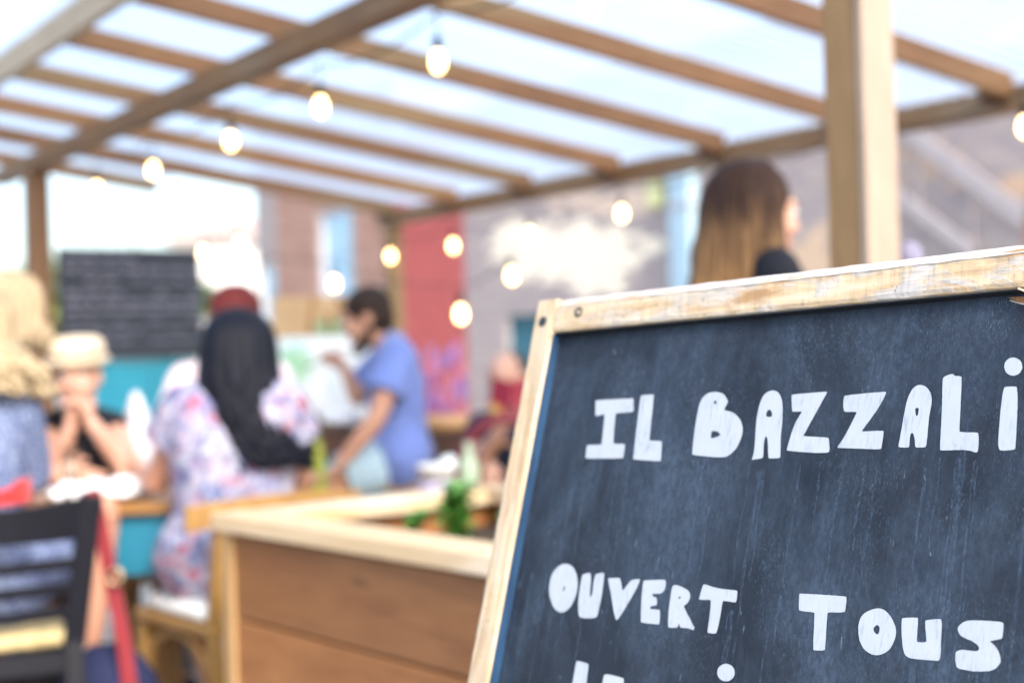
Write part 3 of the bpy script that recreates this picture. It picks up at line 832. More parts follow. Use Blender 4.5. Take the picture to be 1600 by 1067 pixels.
def wz(px, py):
    d = ray(px, py); k = ((P0 + PA * AW - CAM).dot(PA)) / d.dot(PA); p = CAM + d * k
    return ((p - P0).dot(PB), p.z)
M_SUNPATCH = plain('cream_sun_patch', (0.88, 0.80, 0.66), .8, .06, 6)  # sunlight falling on the wall, put into the brick colour
BRICK_TINTS = [([wz(*q) for q in pts], mm, nm) for pts, mm, nm in (
    (((765, 398), (785, 352), (835, 343), (935, 350), (968, 372), (982, 405), (976, 445), (900, 450), (845, 434), (800, 420)), M_SUNPATCH, 'sun_patch_bricks'),
    (((985, 370), (1036, 366), (1040, 400), (985, 404)), M_SUNPATCH, 'sun_patch_bricks'),
    (((870, 312), (1010, 298), (1020, 328), (900, 334)), plain('pinkish_brick', (.66, .53, .44), .8, .1, 6), 'tinted_bricks'),
    (((1215, 375), (1306, 368), (1312, 445), (1215, 448)), plain('tan_brick', (.62, .46, .33), .8, .1, 6), 'tinted_bricks'),
    (((1416, 228), (1470, 224), (1475, 290), (1424, 286)), plain('tan_patch', (.52, .40, .33), .8, .1, 6), 'tinted_bricks'),
    (((1565, 266), (1625, 264), (1625, 308), (1570, 314)), plain('orange_patch', (.56, .40, .29), .8, .1, 6), 'tinted_bricks'))]
pb = wall_thing('brick_building', 'faded purple brick wall behind the big wooden post, with tinted bricks and a painted sun patch', 3.0, 15.83, 4.6, MB_PURPLE, M_MORTAR,
                [(10.55, 11.75, .85, 1.62)], (0.0, 4.5), 300, washes=BRICK_TINTS)
window(pb, 10.55, 11.75, .85, 1.62, M_TEALGLASS, M_TEALGLASS, 2, 1)
def patch(pts, seed, mat=None, t=None, x=-.012, b0=3.0, nm='wall_patch'):
    P = []
    for (b, z), (b2, z2) in zip(pts, pts[1:] + pts[:1]):
        for k in range(8):
            s = k / 8; y, zz = b + (b2 - b) * s - b0, z + (z2 - z) * s
            P.append(Vector((y + .10 * noise.noise(Vector((y * 3, zz * 5, seed))), zz + .06 * noise.noise(Vector((y * 4, zz * 6, seed + 5))), 0)))
    tri = tessellate_polygon([P]); bm = bmesh.new()
    vs = [bm.verts.new((x, p.x, p.y)) for p in P]
    for q in tri: bm.faces.new([vs[i] for i in q])
    r = bmesh.ops.extrude_face_region(bm, geom=bm.faces[:])
    bmesh.ops.translate(bm, vec=(.018, 0, 0), verts=[v for v in r['geom'] if isinstance(v, bmesh.types.BMVert)])
    return obj(nm, bm, mat, t, world=False)
# pale grey stair handrails fixed aslant on the purple wall
rl = root('handrail', 'pale grey double handrail slanting down the purple brick wall right of the post', 'handrail', ab(AW - .1, 6.2, 1.6), PERG)
M_GREYP = plain('pale_grey_paint', (0.395, 0.365, 0.385), .8, .08)
def wpt(px, py, off=.09):
    b, z = wz(px, py); return ab(AW - off, b, z)
for p, q, w in (((1385, 175), (1625, 352), .17), ((1390, 290), (1530, 395), .13)):
    bm = bmesh.new(); bar(bm, wpt(*p), wpt(*q), .05, w); obj('rail', bm, M_GREYP, rl)
for p, q in (((1440, 215), (1440, 332)), ((1520, 272), (1520, 388))):
    bm = bmesh.new(); bar(bm, wpt(*p, .03), wpt(*q, .03), .03, .03, PB); obj('bracket', bm, M_GREYP, rl)
# light blue downpipe box and a small yellow sign
cp = root('downpipe_casing', 'light blue painted upright casing on the purple wall behind the long haired woman', 'pipe casing', ab(AW - .16, 11.0, 0), PERG)
b0, _ = wz(1094, 400); b1, _ = wz(1062, 400)
M_PBLUE = plain('light_blue_paint', (0.36, 0.52, 0.64), .5, .06)
nbox('casing', (0, b0 - 11.0, 0), (.155, b1 - 11.0, 3.9), M_PBLUE, cp, bevel=.01)
for z in (.6, 1.7, 2.75): nbox('strap', (-.01, b0 - 11.03, z), (.155, b1 - 10.97, z + .05), M_GREYP, cp)
b0, z0 = wz(1040, 322); b1, z1 = wz(1014, 288)
ys = root('wall_sign', 'small pale yellow sign high on the wall beside the light blue casing', 'sign', ab(AW - .05, b0, z0), PERG)
nbox('sign_plate', (0, 0, 0), (.03, b1 - b0, z1 - z0), plain('yellow_enamel', (.66, .68, .22), .4, .08), ys, bevel=.008)
nbox('sign_rim', (-.004, .03, .03), (-.0005, b1 - b0 - .03, z1 - z0 - .03), plain('pale_yellow', (.75, .75, .40), .4, .08), ys)

rbld = wall_thing('brick_building', 'red painted narrow brick frontage with a pink and lilac mural at its foot', 15.835, 17.85, 4.6, MB_RED, plain('red_mortar', (.48, .12, .12), .8), [], (0.0, 4.5))
M_MUR = [plain('mural_' + n, c, .6, .1) for n, c in (('lilac', (.36, .22, .50)), ('pink', (.62, .22, .36)), ('violet', (.20, .10, .38)))]
rnd = random.Random(5)
for k in range(26):
    b, z = 15.95 + rnd.random() * .95, .15 + rnd.random() * 1.05
    r = rnd.uniform(.06, .15)
    patch([(b + r * math.cos(t) * .9, z + r * math.sin(t)) for t in [i * 1.0472 for i in range(6)]], k, M_MUR[k % 3], rbld, -.014 - .0006 * k, 15.835, 'mural_patch')

bb = wall_thing('brick_building', 'red brown brick house front with one tall pale blue window', 17.855, 22.4, 5.4, MB_BROWN, M_MORTAR, [(1.56, 2.72, 2.05, 3.62)], (0.0, 5.2))
window(bb, 1.56, 2.72, 2.05, 3.62, plain('lilac_frame', (.66, .68, .80), .5, .05), M_PALEGLASS, 1, 2)
gb = wall_thing('brick_building', 'grey brick house with shaded upper storey left of the red brown house', 22.405, 23.3, 5.4, brickmat('grey_brick', (.36, .33, .35), (.46, .41, .40)), M_MORTAR, [(.12, .78, 1.75, 2.9)], (0.0, 5.2))
window(gb, .12, .78, 1.75, 2.9, M_WHITE, M_PALEGLASS, 1, 2)
# white rendered house at the alley's end, in the sun
wr = root('rendered_house', 'white rendered house with dark windows at the far end of the alley', 'house', at(355, 600, 36) * Vector((1, 1, 0)) if False else Vector((-6.6, 36, 0)))
wm = M_WHITE
nbox('wall', (-1.9, 0, 0), (3.2, 6, 4.1), wm, wr)
bm = bmesh.new()
for p, q in (((-2.15, -.3, 4.1), (-2.15, 6.3, 4.1)),): pass
vs = [bm.verts.new(v) for v in ((-2.2, -.3, 4.102), (3.5, -.3, 4.102), (3.5, 6.3, 4.102), (-2.2, 6.3, 4.102), (-2.2, 3, 4.9), (3.5, 3, 4.9))]
for f in ((0, 1, 5, 4), (2, 3, 4, 5), (0, 4, 3), (1, 2, 5), (3, 2, 1, 0)): bm.faces.new([vs[i] for i in f])
obj('roof', bm, plain('roof_tiles', (.50, .38, .33), .8, .2), wr, world=False)
for x in (-1.2, .3, 1.9):
    bm = bmesh.new(); box(bm, (x, -.04, 1.5), (x + .75, -.001, 2.9)); wn = obj('window', bm, M_GREYP, wr, world=False)
    for j in (0, 1): nbox('pane', (x + .07, -.055, 1.57 + j * .66), (x + .68, -.041, 2.17 + j * .66), M_GLASS, wn)

# plywood hoarding behind the man in blue
hd = root('hoarding', 'pale plywood hoarding with a green notice behind the seated man', 'hoarding', at(515, 600, 9.2) * 1.0)
hd.location.z = 0; ROOTM[hd] = Matrix.Translation(hd.location)
M_PLY = wood('plywood', (.52, .34, .18), (.66, .47, .29), 'z', .6, .7, False)
for k in range(3):
    nbox('panel', (-.36 + k * .25, 0, .02), (-.115 + k * .25, .018, 1.53), M_PLY, hd)
for k in (0, 1): nbox('batten', (-.36, .02, .35 + k * .9), (.38, .06, .42 + k * .9), M_PLY, hd)
nbox('notice', (-.07, -.006, 1.25), (.12, -.001, 1.37), plain('green_notice', (.22, .42, .25), .6, .1), hd)

# trees beyond the left post and a church like conifer
def tree(loc, h, r, label, c, seed, n=1500, lf=.16):
    rnd = random.Random(seed)
    t = root('tree', label, 'tree', loc)
    loc = Vector(loc); bm = bmesh.new()
    tube(bm, bez([loc, loc + Vector((.1, 0, h * .3)), loc + Vector((-.05, .1, h * .75))], 5), [.16 * (1 - .05 * i) * h / 4 for i in range(11)], 8)
    for k in range(6):
        a = k * 1.05; s = loc + Vector((0, 0, h * (.3 + .06 * k)))
        tube(bm, [s, s + Vector((math.cos(a) * r * .4, math.sin(a) * r * .4, h * .14)), s + Vector((math.cos(a) * r * .7, math.sin(a) * r * .7, h * .3))], [.06, .04, .015], 6)
    obj('trunk', bm, M_DARKWOOD, t)
    bm = bmesh.new()
    cl = [(loc + Vector((rnd.uniform(-.7, .7) * r, rnd.uniform(-.7, .7) * r, h * rnd.uniform(.42, .92))), r * rnd.uniform(.25, .5)) for _ in range(14)]
    for k in range(n):
        c0, rr = rnd.choice(cl); d = Vector((rnd.gauss(0, 1), rnd.gauss(0, 1), rnd.gauss(0, 1))).normalized() * rr * rnd.random() ** .4
        dd = Vector((rnd.gauss(0, 1), rnd.gauss(0, 1), rnd.gauss(0, .6))); leaf(bm, c0 + d, dd, Vector((.1, .2, 1)), lf * rnd.uniform(.7, 1.3), lf * .6)
    setp(obj('crown', bm, leafmat('foliage', c), t), kind='stuff')
tree(at(28, 560, 15) * Vector((1, 1, 0)) if False else Vector((-5.25, 15.0, 0)), 2.25, .8, 'yellow green leafy tree low behind the left pergola post', (.16, .22, .03), 1)
tree(Vector((-8.6, 24.0, 0)), 3.0, 1.4, 'dark green bushy tree behind the top edge of the menu blackboard', (.06, .13, .03), 2)
tree(Vector((-5.6, 23.0, 0)), 2.85, .9, 'green tree peeping over the right part of the menu blackboard', (.07, .14, .03), 3)
# ------------------------------------------------------------------ furniture and small things
def zrot(deg): return Matrix.Rotation(rad(deg), 4, 'Z')
# shared table
TX, TY0, TY1, TZ = -.98, 3.98, 4.78, .75
tb = root('dining_table', 'honey brown wooden table between the two women and the boy', 'table', (TX, (TY0 + TY1) / 2, 0), zrot(0))
for k in range(5):
    nbox('top_board', (-.66, -.40 + k * .16, TZ - .03), (.33, -.243 + k * .16, TZ), M_TABLE, tb, bevel=.003)
nbox('apron', (-.58, -.36, TZ - .205), (.26, -.34, TZ - .031), plain('deep_teal_paint', (.008, .15, .25), .5, .15), tb, label='teal painted apron board'); nbox('apron', (-.58, .32, TZ - .10), (.26, .34, TZ - .031), M_TABLE, tb)
for x in (-.58, .22):
    for y in (-.345, .29): nbox('leg', (x, y, 0), (x + .06, y + .06, TZ - .032), M_TABLE, tb, bevel=.003)
hs = root('low_stool', 'small honey coloured stool standing empty under the table, right of the red strap', 'stool', at(208, 900, 4.45) * Vector((1, 1, 0)))
nbox('seat', (-.05, -.10, .465), (.13, .10, .495), M_TABLE, hs, bevel=.003)
for x in (-.045, .08):
    for y in (-.09, .05): nbox('leg', (x, y, 0), (x + .045, y + .04, .464), M_TABLE, hs, bevel=.003)

def on_table(px, py): 
    d = ray(px, py); k = (TZ - CAM.z) / d.z; return CAM + d * k
M_PAPER = plain('white_paper', (.82, .83, .86), .7, .03)
p = at(150, 755, 4.15); p.z = TZ
nb = root('paper_wrapper', 'crumpled white paper wrapping spread on the table in front of the boy', 'paper', p)
bm = bmesh.new(); N = 18
gv = [[bm.verts.new((-.13 + .27 * i / N, -.13 + .26 * j / N, .006 + .055 * abs(noise.noise(Vector((i * .22, j * .3, 1)))) + .02 * noise.noise(Vector((i * .8, j * .7, 4))) * (1 if 0 < i < N else .3) + .012)) for j in range(N + 1)] for i in range(N + 1)]
for i in range(N):
    for j in range(N): bm.faces.new((gv[i][j], gv[i + 1][j], gv[i + 1][j + 1], gv[i][j + 1]))
r = bmesh.ops.extrude_face_region(bm, geom=bm.faces[:]); bmesh.ops.translate(bm, vec=(0, 0, -.003), verts=[v for v in r['geom'] if isinstance(v, bmesh.types.BMVert)])
obj('sheet', bm, M_PAPER, nb, True, world=False)
p = at(205, 745, 4.2); p.z = TZ
fb = root('paper_tray', 'white folded paper food tray at the right of the crumpled wrapping', 'food tray', p)
bm = bmesh.new()
rings(bm, [[Vector((sx * w, sy * w * .8, z)) for sx, sy in ((-1, -1), (1, -1), (1, 1), (-1, 1))] for w, z in ((.035, .001), (.055, .055), (.052, .055), (.033, .005))])
obj('tray', bm, M_PAPER, fb, world=False)
M_NAP = plain('grey_white_napkin', (.52, .53, .60), .8, .04)
nk = root('folded_napkin', 'white napkin standing folded to a point between boy and floral woman', 'napkin', at(213, 668, 4.75) * Vector((1, 1, 0)) + Vector((0, 0, TZ)))
z1 = at(213, 612, 4.75).z - TZ
bm = bmesh.new()
rings(bm, [[Vector((math.cos(t) * r * (1 + .25 * math.sin(3 * t)), math.sin(t) * r * .7, z)) for t in [i * math.pi / 9 for i in range(18)]] for r, z in ((.060, 0), (.055, z1 * .4), (.036, z1 * .75), (.010, z1))])
obj('cloth', bm, M_NAP, nk, True, world=False)
gl = root('drinking_glass', 'clear glass of pale drink beside the boy\'s left forearm', 'glass', at(110, 740, 4.42) * Vector((1, 1, 0)) + Vector((0, 0, TZ)))
mg = NT('clear_glass'); mg.color((.9, .93, .93)); mg.rough(.05); mg.b.inputs['Transmission Weight'].default_value = 1.0; mg.b.inputs['IOR'].default_value = 1.2
bm = bmesh.new(); lathe(bm, (0, 0, 0), [(.030, .001), (.031, .01), (.036, .14), (.0335, .14), (.028, .012), (.001, .010)], 20); obj('tumbler', bm, mg.m, gl, True, world=False)
bm = bmesh.new(); lathe(bm, (0, 0, 0), [(.001, .0125), (.0275, .013), (.031, .085), (.001, .086)], 18); obj('drink', bm, plain('pale_drink', (.55, .42, .33), .2), gl, True, world=False)

# black ladder back chair
CF = Vector((-.42, .907, 0)).normalized()
CS = Vector((CF.y, -CF.x, 0))
c_tr = at(143, 772, 3.42)                                   # top of the right back post
bc = root('ladder_back_chair', 'black ladder back chair with pale rush seat in the left corner', 'chair', (c_tr - CS * .22 + CF * .22) * Vector((1, 1, 0)))
SH = .47
LEAN = .04
for s in (0, 1):
    o = c_tr - CS * (.43 * s); ft = o + CF * .085 - CS * LEAN; ft = Vector((ft.x, ft.y, 0))
    bm = bmesh.new(); st = Vector((ft.x, ft.y, SH)); bar(bm, Vector((ft.x, ft.y, .0)) + CF * -.05, st, .045, .04, CF); bar(bm, st - Vector((0, 0, .01)), o, .052, .034, CF); obj('back_post', bm, M_BLACK, bc, bevel=.004)
    bm = bmesh.new(); f = ft + CF * .40; bar(bm, f, f + Vector((0, 0, SH + .01)), .042, .042, CF); obj('leg', bm, M_BLACK, bc, bevel=.004)
ftr = Vector(((c_tr + CF * .085 - CS * LEAN).x, (c_tr + CF * .085 - CS * LEAN).y, 0)); ftl = ftr - CS * .43
def backpt(z, s, bow=0):
    t = (z - SH) / (c_tr.z - SH); return ftr.lerp(ftl, s) + CF * (-.085 * t - bow * math.sin(math.pi * s)) + CS * (LEAN * t) + Vector((0, 0, z))
for z, h in ((c_tr.z - .055, .105), (c_tr.z - .165, .028), (c_tr.z - .225, .028), (c_tr.z - .285, .028)):
    bm = bmesh.new(); n = 8
    rs = []
    for k in range(n + 1):
        s = .05 + .90 * k / n; b0 = backpt(z - h / 2, s, .03); b1 = backpt(z + h / 2 + (.0 if h < .1 else -.018 * math.sin(math.pi * s)), s, .03)
        rs.append([b0 - CF * .009, b0 + CF * .009, b1 + CF * .009, b1 - CF * .009])
    rings(bm, rs); obj('slat', bm, M_BLACK, bc, bevel=.002)
M_RUSH = plain('rush', (.55, .45, .24), .8, .25, 60, bump=.6)
bm = bmesh.new()
for k in range(14):
    y = .015 + .37 * k / 13
    tube(bm, [ftr + CF * y + Vector((0, 0, SH + .012)) - CS * .012, ftl + CF * y + Vector((0, 0, SH + .012)) + CS * .012], .025, 8)
obj('rush_seat', bm, M_RUSH, bc, True)
b2 = bmesh.new(); bar(b2, ftr + Vector((0, 0, SH - .045)), ftl + Vector((0, 0, SH - .045)), .022, .05); obj('seat_rail', b2, M_BLACK, bc)
for z in (.16, .30):
    for p, q in ((ftr, ftl), (ftr + CF * .40, ftl + CF * .40), (ftr, ftr + CF * .40), (ftl, ftl + CF * .40)):
        bm = bmesh.new(); bar(bm, p + Vector((0, 0, z)), q + Vector((0, 0, z)), .022, .022); obj('stretcher', bm, M_BLACK, bc)

# red strap bag hung on that chair
M_RED = fabric('red_webbing', (.22, .015, .025))
bg = root('shoulder_bag', 'navy bag on a red strap with a brass buckle hung on the black chair\'s post', 'bag', ftr + CS * .10 + CF * .15)
bm = bmesh.new()
sp = bez([c_tr + Vector((0, 0, .012)) + CS * .0, at(150, 790, 3.43), at(163, 850, 3.46), at(178, 925, 3.5), at(192, 990, 3.52), at(203, 1075, 3.54), at(206, 1130, 3.56)], 6)
for a, b in zip(sp, sp[1:]): bar(bm, a, b, .036, .006, Vector((0, -1, .2)))
obj('strap', bm, M_RED, bg)
bk = at(180, 900, 3.47)
bm = bmesh.new(); q = [bk + Vector((.018 * math.cos(t), 0, .018 * math.sin(t))) for t in [i * math.pi / 8 for i in range(17)]]; tube(bm, q, .005, 6); obj('buckle', bm, plain('brass', (.42, .33, .20), .3, metal=.8), bg, True)
bm = bmesh.new(); c = at(180, 1000, 3.62); c2 = Vector((c.x - .02, c.y, .10))
ell(bm, (c.x - .02, c.y, .22), .15, .09, .22); obj('pouch', bm, fabric('navy_cloth', (.015, .02, .06)), bg, True)
bm = bmesh.new(); bar(bm, at(186, 955, 3.55), at(193, 992, 3.55), .05, .02); obj('pocket_trim', bm, fabric('violet_trim', (.16, .12, .35)), bg)

# honey coloured cafe chair under the woman in the floral dress
def cafe_chair(name, label, o, fdeg, W=.40, D=.40, back_h=.775, cushion=True, mat=M_CHAIR, ext=0.0):
    f = Vector((math.sin(rad(fdeg)), math.cos(rad(fdeg)), 0)); s = Vector((f.y, -f.x, 0))
    t = root(name, label, 'chair', o); o = Vector(o); U3 = Vector((0, 0, 1))
    c = {(i, j): o + s * (W / 2 * i) + f * (D / 2 * j) for i in (-1, 1) for j in (-1, 1)}
    for i in (-1, 1):
        bm = bmesh.new(); b = c[i, -1]; bar(bm, b - f * .04, b + U3 * .44, .036, .036, f); bar(bm, b + U3 * .43, b + U3 * back_h - f * .07, .036, .030, f); obj('back_post', bm, mat, t, bevel=.004)
        bm = bmesh.new(); bar(bm, c[i, 1] + f * .015, c[i, 1] + U3 * .44, .036, .036, f); obj('leg', bm, mat, t, bevel=.004)
    bm = bmesh.new()
    rings(bm, [[o + s * (W * .56 * sx) + f * (D * .56 * sy) + U3 * z for sx, sy in ((-1, -1), (1, -1), (1, 1), (-1, 1))] for z in (.425, .455)]); obj('seat', bm, mat, t, bevel=.008)
    if cushion:
        bm = bmesh.new()
        rings(bm, [[o + s * (W * k * .54 * math.copysign(abs(math.cos(a)) ** .4, math.cos(a))) + f * (D * k * .54 * math.copysign(abs(math.sin(a)) ** .4, math.sin(a))) + U3 * z for a in [i * math.pi / 12 + .01 for i in range(24)]] for k, z in ((.93, .457), (1.0, .468), (1.0, .485), (.9, .500), (.5, .508))])
        obj('cushion', bm, fabric('white_cushion', (.72, .76, .78)), t, True)
    for z, h in ((back_h - .03, .065), (.60, .035)):
        bm = bmesh.new(); rs = []
        for k in range(9):
            q = c[-1, -1].lerp(c[1, -1], .04 - (ext if h > .05 else 0) + (.92 + (ext if h > .05 else 0)) * k / 8) - f * (.07 * (z - .44) / (back_h - .44) + .03 * math.sin(math.pi * k / 8)) + U3 * (z + (.012 * math.sin(math.pi * k / 8) if h > .05 else 0))
            rs.append([q - f * .010 - U3 * h / 2, q + f * .010 - U3 * h / 2, q + f * .010 + U3 * h / 2, q - f * .010 + U3 * h / 2])
        rings(bm, rs); obj('back_rail', bm, mat, t, bevel=.003)
    # bent hoops under the seat
    for i, j, k, l in ((-1, -1, 1, -1), (-1, -1, -1, 1), (1, -1, 1, 1), (-1, 1, 1, 1)):
        a, b = c[i, j], c[k, l]
        bm = bmesh.new(); q = [a.lerp(b, .5 - .47 * math.cos(math.pi * n / 12)) + U3 * (.26 + .15 * math.sin(math.pi * n / 12)) for n in range(13)]
        tube(bm, q, .011, 8); obj('hoop', bm, mat, t, True)
    return t
lr = at(331, 900, 3.70)
ff = -40
fv = Vector((math.sin(rad(ff)), math.cos(rad(ff)), 0)); sv = Vector((fv.y, -fv.x, 0))
CH2 = Vector((lr.x, lr.y, 0)) + sv * .20 + fv * .20
cafe_chair('cafe_chair', 'honey coloured wooden chair with white cushion under the woman in the floral dress', CH2, ff, ext=.30)

# easel bench: man's stool, his table, painting
sl = root('wooden_stool', 'square brown wooden stool under the man in the blue shirt', 'stool', (at(618, 735, 6.0) * Vector((1, 1, 0))), zrot(8))
nbox('seat', (-.19, -.17, .575), (.19, .17, .61), M_CHAIR, sl, bevel=.005)
for x in (-.16, .12):
    for y in (-.14, .10): nbox('leg', (x, y, 0), (x + .04, y + .04, .574), M_TABLE, sl, bevel=.003)
for z in (.2, .42):
    nbox('stretcher', (-.12, -.135, z), (.12, -.11, z + .03), M_TABLE, sl); nbox('stretcher', (-.12, .11, z), (.12, .135, z + .03), M_TABLE, sl)
ez = root('easel', 'small wooden easel holding the large painting in front of the man', 'easel', at(515, 660, 6.75) * Vector((1, 1, 0)))
for x0, x1 in ((-.24, -.06), (.24, .06)):
    bm = bmesh.new(); bar(bm, (x0, -.07, .0), (x1, .02, 1.42), .03, .03); obj('leg', bm, M_TABLE, ez, world=False)
bm = bmesh.new(); bar(bm, (0, .45, 0), (0, .04, 1.35), .03, .03); obj('leg', bm, M_TABLE, ez, world=False)
zl = at(515, 655, 6.75).z
nbox('ledge', (-.26, -.10, zl - .04), (.26, -.005, zl - .012), M_TABLE, ez)
pt = root('painting', 'large white painting with pale blue and green washes in front of the bearded man', 'painting', at(515, 655, 6.70), zrot(4))
pt.location.z = zl - .010; ROOTM[pt] = Matrix.Translation(pt.location) @ zrot(4)
m = NT('watercolour'); v = m.coords()
n1 = m.noise(v, 5, 4, .6, .8); n2 = m.noise(m.coords((1, 1, 1), loc=(3, 1, 2)), 6, 3)
col = m.mix(m.math('MULTIPLY', m.ramp(n1, [(0.5, 0.0), (0.62, 1.0)]), .6), (.80, .82, .83), (.42, .66, .74))
tc = m.new('TexCoord'); vd = m.new('VectorMath', operation='DISTANCE'); m.link(tc.outputs['Object'], vd.inputs[0]); vd.inputs[1].default_value = (-.16, -.02, .27)
col = m.mix(m.ramp(m.math('ADD', vd.outputs['Value'], m.math('MULTIPLY', n2, .12)), [(0.10, .75), (0.17, 0.0)]), col, (.22, .52, .22))
m.color(col); m.rough(.8)
w0, w1 = at(438, 600, 6.70).x - pt.location.x, at(592, 600, 6.70).x - pt.location.x
hh = at(515, 525, 6.70).z - (zl - .01)
nbox('canvas', (w0, -.012, 0), (w1, .012, hh), m.m, pt, bevel=.003)
nbox('stretcher_bar', (w0 + .01, .0125, .01), (w1 - .01, .03, .05), M_TABLE, pt)
# dark side table with jars and a crumpled rag
dt = root('side_table', 'dark brown table behind the long black haired woman, by the painting', 'table', at(496, 660, 6.36) * Vector((1, 1, 0)))
zt = at(488, 668, 6.36).z
nbox('top', (-.12, -.12, zt - .035), (.22, .12, zt), M_DARKWOOD, dt, bevel=.003)
nbox('drawer_front', (-.105, -.11, zt - .15), (.205, -.09, zt - .036), plain('dark_brown', (.11, .045, .025), .5), dt)
for x in (-.09, .15):
    for y in (-.08, .06): nbox('leg', (x, y, 0), (x + .04, y + .04, zt - .036), M_DARKWOOD, dt)
rg = root('paint_rag', 'crumpled white rag lying on the dark table below the painting', 'rag', at(540, 660, 6.33) * Vector((1, 1, 0)) + Vector((0, 0, zt)))
bm = bmesh.new(); ell(bm, (0, 0, .034), .085, .06, .033, n=20)
for v in bm.verts: v.co += Vector((noise.noise(v.co * 30), noise.noise(v.co * 30 + Vector((5, 0, 0))), abs(noise.noise(v.co * 26 + Vector((0, 5, 0)))))) * .022
obj('cloth', bm, M_PAPER, rg, True, world=False)
ip = root('ink_pot', 'small black ink pot on the dark table under the painting', 'ink pot', at(492, 655, 6.36) * Vector((1, 1, 0)) + Vector((0, 0, zt)))
bm = bmesh.new(); lathe(bm, (0, 0, 0), [(.025, .001), (.03, .01), (.03, .045), (.016, .055), (.016, .066), (.001, .068)], 18); obj('pot', bm, M_BLACK, ip, True, world=False)
yg = root('canvas_bag', 'yellow green cloth bag hanging in front of the dark table', 'bag', at(482, 760, 5.45) * Vector((1, 1, 0)))
z0, z1 = at(482, 775, 5.45).z, at(482, 690, 5.45).z
bm = bmesh.new(); rings(bm, [[Vector((math.cos(t) * w, math.sin(t) * .07, z)) for t in [i * math.pi / 8 for i in range(16)]] for w, z in ((.06, .02), (.075, .12), (.075, z0), (.065, z1 - .05), (.055, z1))])
obj('sack', bm, fabric('yellow_green_cloth', (.30, .33, .03)), yg, True, world=False)
bm = bmesh.new(); tube(bm, bez([(-.045, 0, z1 - .01), (-.03, 0, z1 + .07), (.03, 0, z1 + .07), (.045, 0, z1 - .01)], 5), .008, 6); obj('handle', bm, fabric('yg_strap', (.22, .24, .03)), yg, True, world=False)

# white tubs on a crate behind the planter
cr = root('wooden_crate', 'brown slatted crate behind the planter with white tubs on top', 'crate', at(683, 790, 4.9) * Vector((1, 1, 0)), zrot(-20))
zc = at(683, 792, 4.9).z
for k in range(5):
    z = .02 + k * (zc - .03) / 5
    for lo, hi in (((-.17, -.17), (.17, -.155)), ((-.17, .155), (.17, .17)), ((-.17, -.153), (-.155, .153)), ((.155, -.153), (.17, .153))):
        nbox('slat', (lo[0], lo[1], z), (hi[0], hi[1], z + .085), M_CHAIR, cr)
nbox('lid', (-.18, -.18, zc - .015), (.18, .18, zc), M_CHAIR, cr)
def tub(label, px, w, h, dz, mat):
    t = root('plastic_tub', label, 'tub', at(px, 760, 4.85) * Vector((1, 1, 0)) + Vector((0, 0, dz)), group='white tubs on the crate')
    bm = bmesh.new(); lathe(bm, (0, 0, 0), [(w * .84, .001), (w * .95, h * .9), (w, h * .9), (w, h), (w * .9, h), (w * .80, .02), (.001, .012)], 24); obj('tub', bm, mat, t, True, world=False)
    bm = bmesh.new(); lathe(bm, (0, 0, 0), [(w * .89, h * .35), (w * .93, h * .36), (w * .955, h * .62), (w * .93, h * .63)], 24); obj('label_band', bm, plain('lilac_band', (.50, .45, .66), .5), t, True, world=False)
    return t
tub('wide white tub with a lilac band on the crate behind the basil', 683, .068, .15, zc, M_WHITE)
p = at(700, 722, 4.85)
st = root('steel_lid', 'small shiny round lid lying tilted on the rim of the white tub', 'lid', p)
bm = bmesh.new(); lathe(bm, (0, 0, 0), [(.001, 0), (.028, .001), (.030, .006), (.026, .010), (.001, .012)], 24, Vector((-.2, -.6, .75))); obj('lid', bm, plain('pale_enamel', (.78, .84, .84), .2), st, True, world=False)

# dark red bistro chair, in front of the person at the right
rc = root('bentwood_chair', 'dark red curved back chair in front of the person with the red card', 'chair', at(790, 720, 5.2) * Vector((1, 1, 0)))
MR = plain('dark_red_lacquer', (.16, .012, .022), .35)
bx, byy = 0, 0
zt2, zs = at(790, 652, 5.2).z, .46
bm = bmesh.new(); q = [Vector((.19 * math.cos(t), -.05 - .03 * math.sin(t), zs + .0 + (zt2 - zs) * math.sin(t) ** .6)) for t in [math.pi * k / 20 for k in range(21)]]; tube(bm, q, .021, 8); obj('back_hoop', bm, MR, rc, True, world=False)
bm = bmesh.new(); q = [Vector((.11 * math.cos(t), -.05, zs + (zt2 - zs - .09) * math.sin(t) ** .7)) for t in [math.pi * k / 16 for k in range(17)]]; tube(bm, q, .010, 8); obj('inner_hoop', bm, plain('brown_lacquer', (.20, .09, .03), .4), rc, True, world=False)
bm = bmesh.new(); lathe(bm, (0, .13, zs - .03), [(.18, 0), (.20, .01), (.20, .025), (.17, .032), (.001, .028)], 24); obj('seat', bm, MR, rc, True, world=False)
for x, y in ((-.16, -.02), (.16, -.02), (-.14, .27), (.14, .27)):
    bm = bmesh.new(); tube(bm, [(x * 1.15, y + (.02 if y > 0 else -.02), 0), (x, y, zs - .02)], [.012, .016], 8); obj('leg', bm, MR, rc, True, world=False)
# tan stool seen between man and person
ts = root('round_stool', 'dark wooden stool with tan leather top behind the man\'s back', 'stool', at(700, 700, 6.9) * Vector((1, 1, 0)))
zz = at(700, 648, 6.9).z
bm = bmesh.new(); lathe(bm, (0, 0, zz - .07), [(.13, 0), (.145, .02), (.14, .05), (.10, .068), (.001, .07)], 24); obj('cushion', bm, plain('tan_leather', (.50, .27, .11), .5), ts, True, world=False)
nbox('cabinet', (-.125, -.125, zz - .52), (.125, .125, zz - .072), M_DARKWOOD, ts, bevel=.004)
for x in (-.11, .07):
    for y in (-.11, .07): nbox('leg', (x, y, 0), (x + .04, y + .04, zz - .521), M_DARKWOOD, ts)
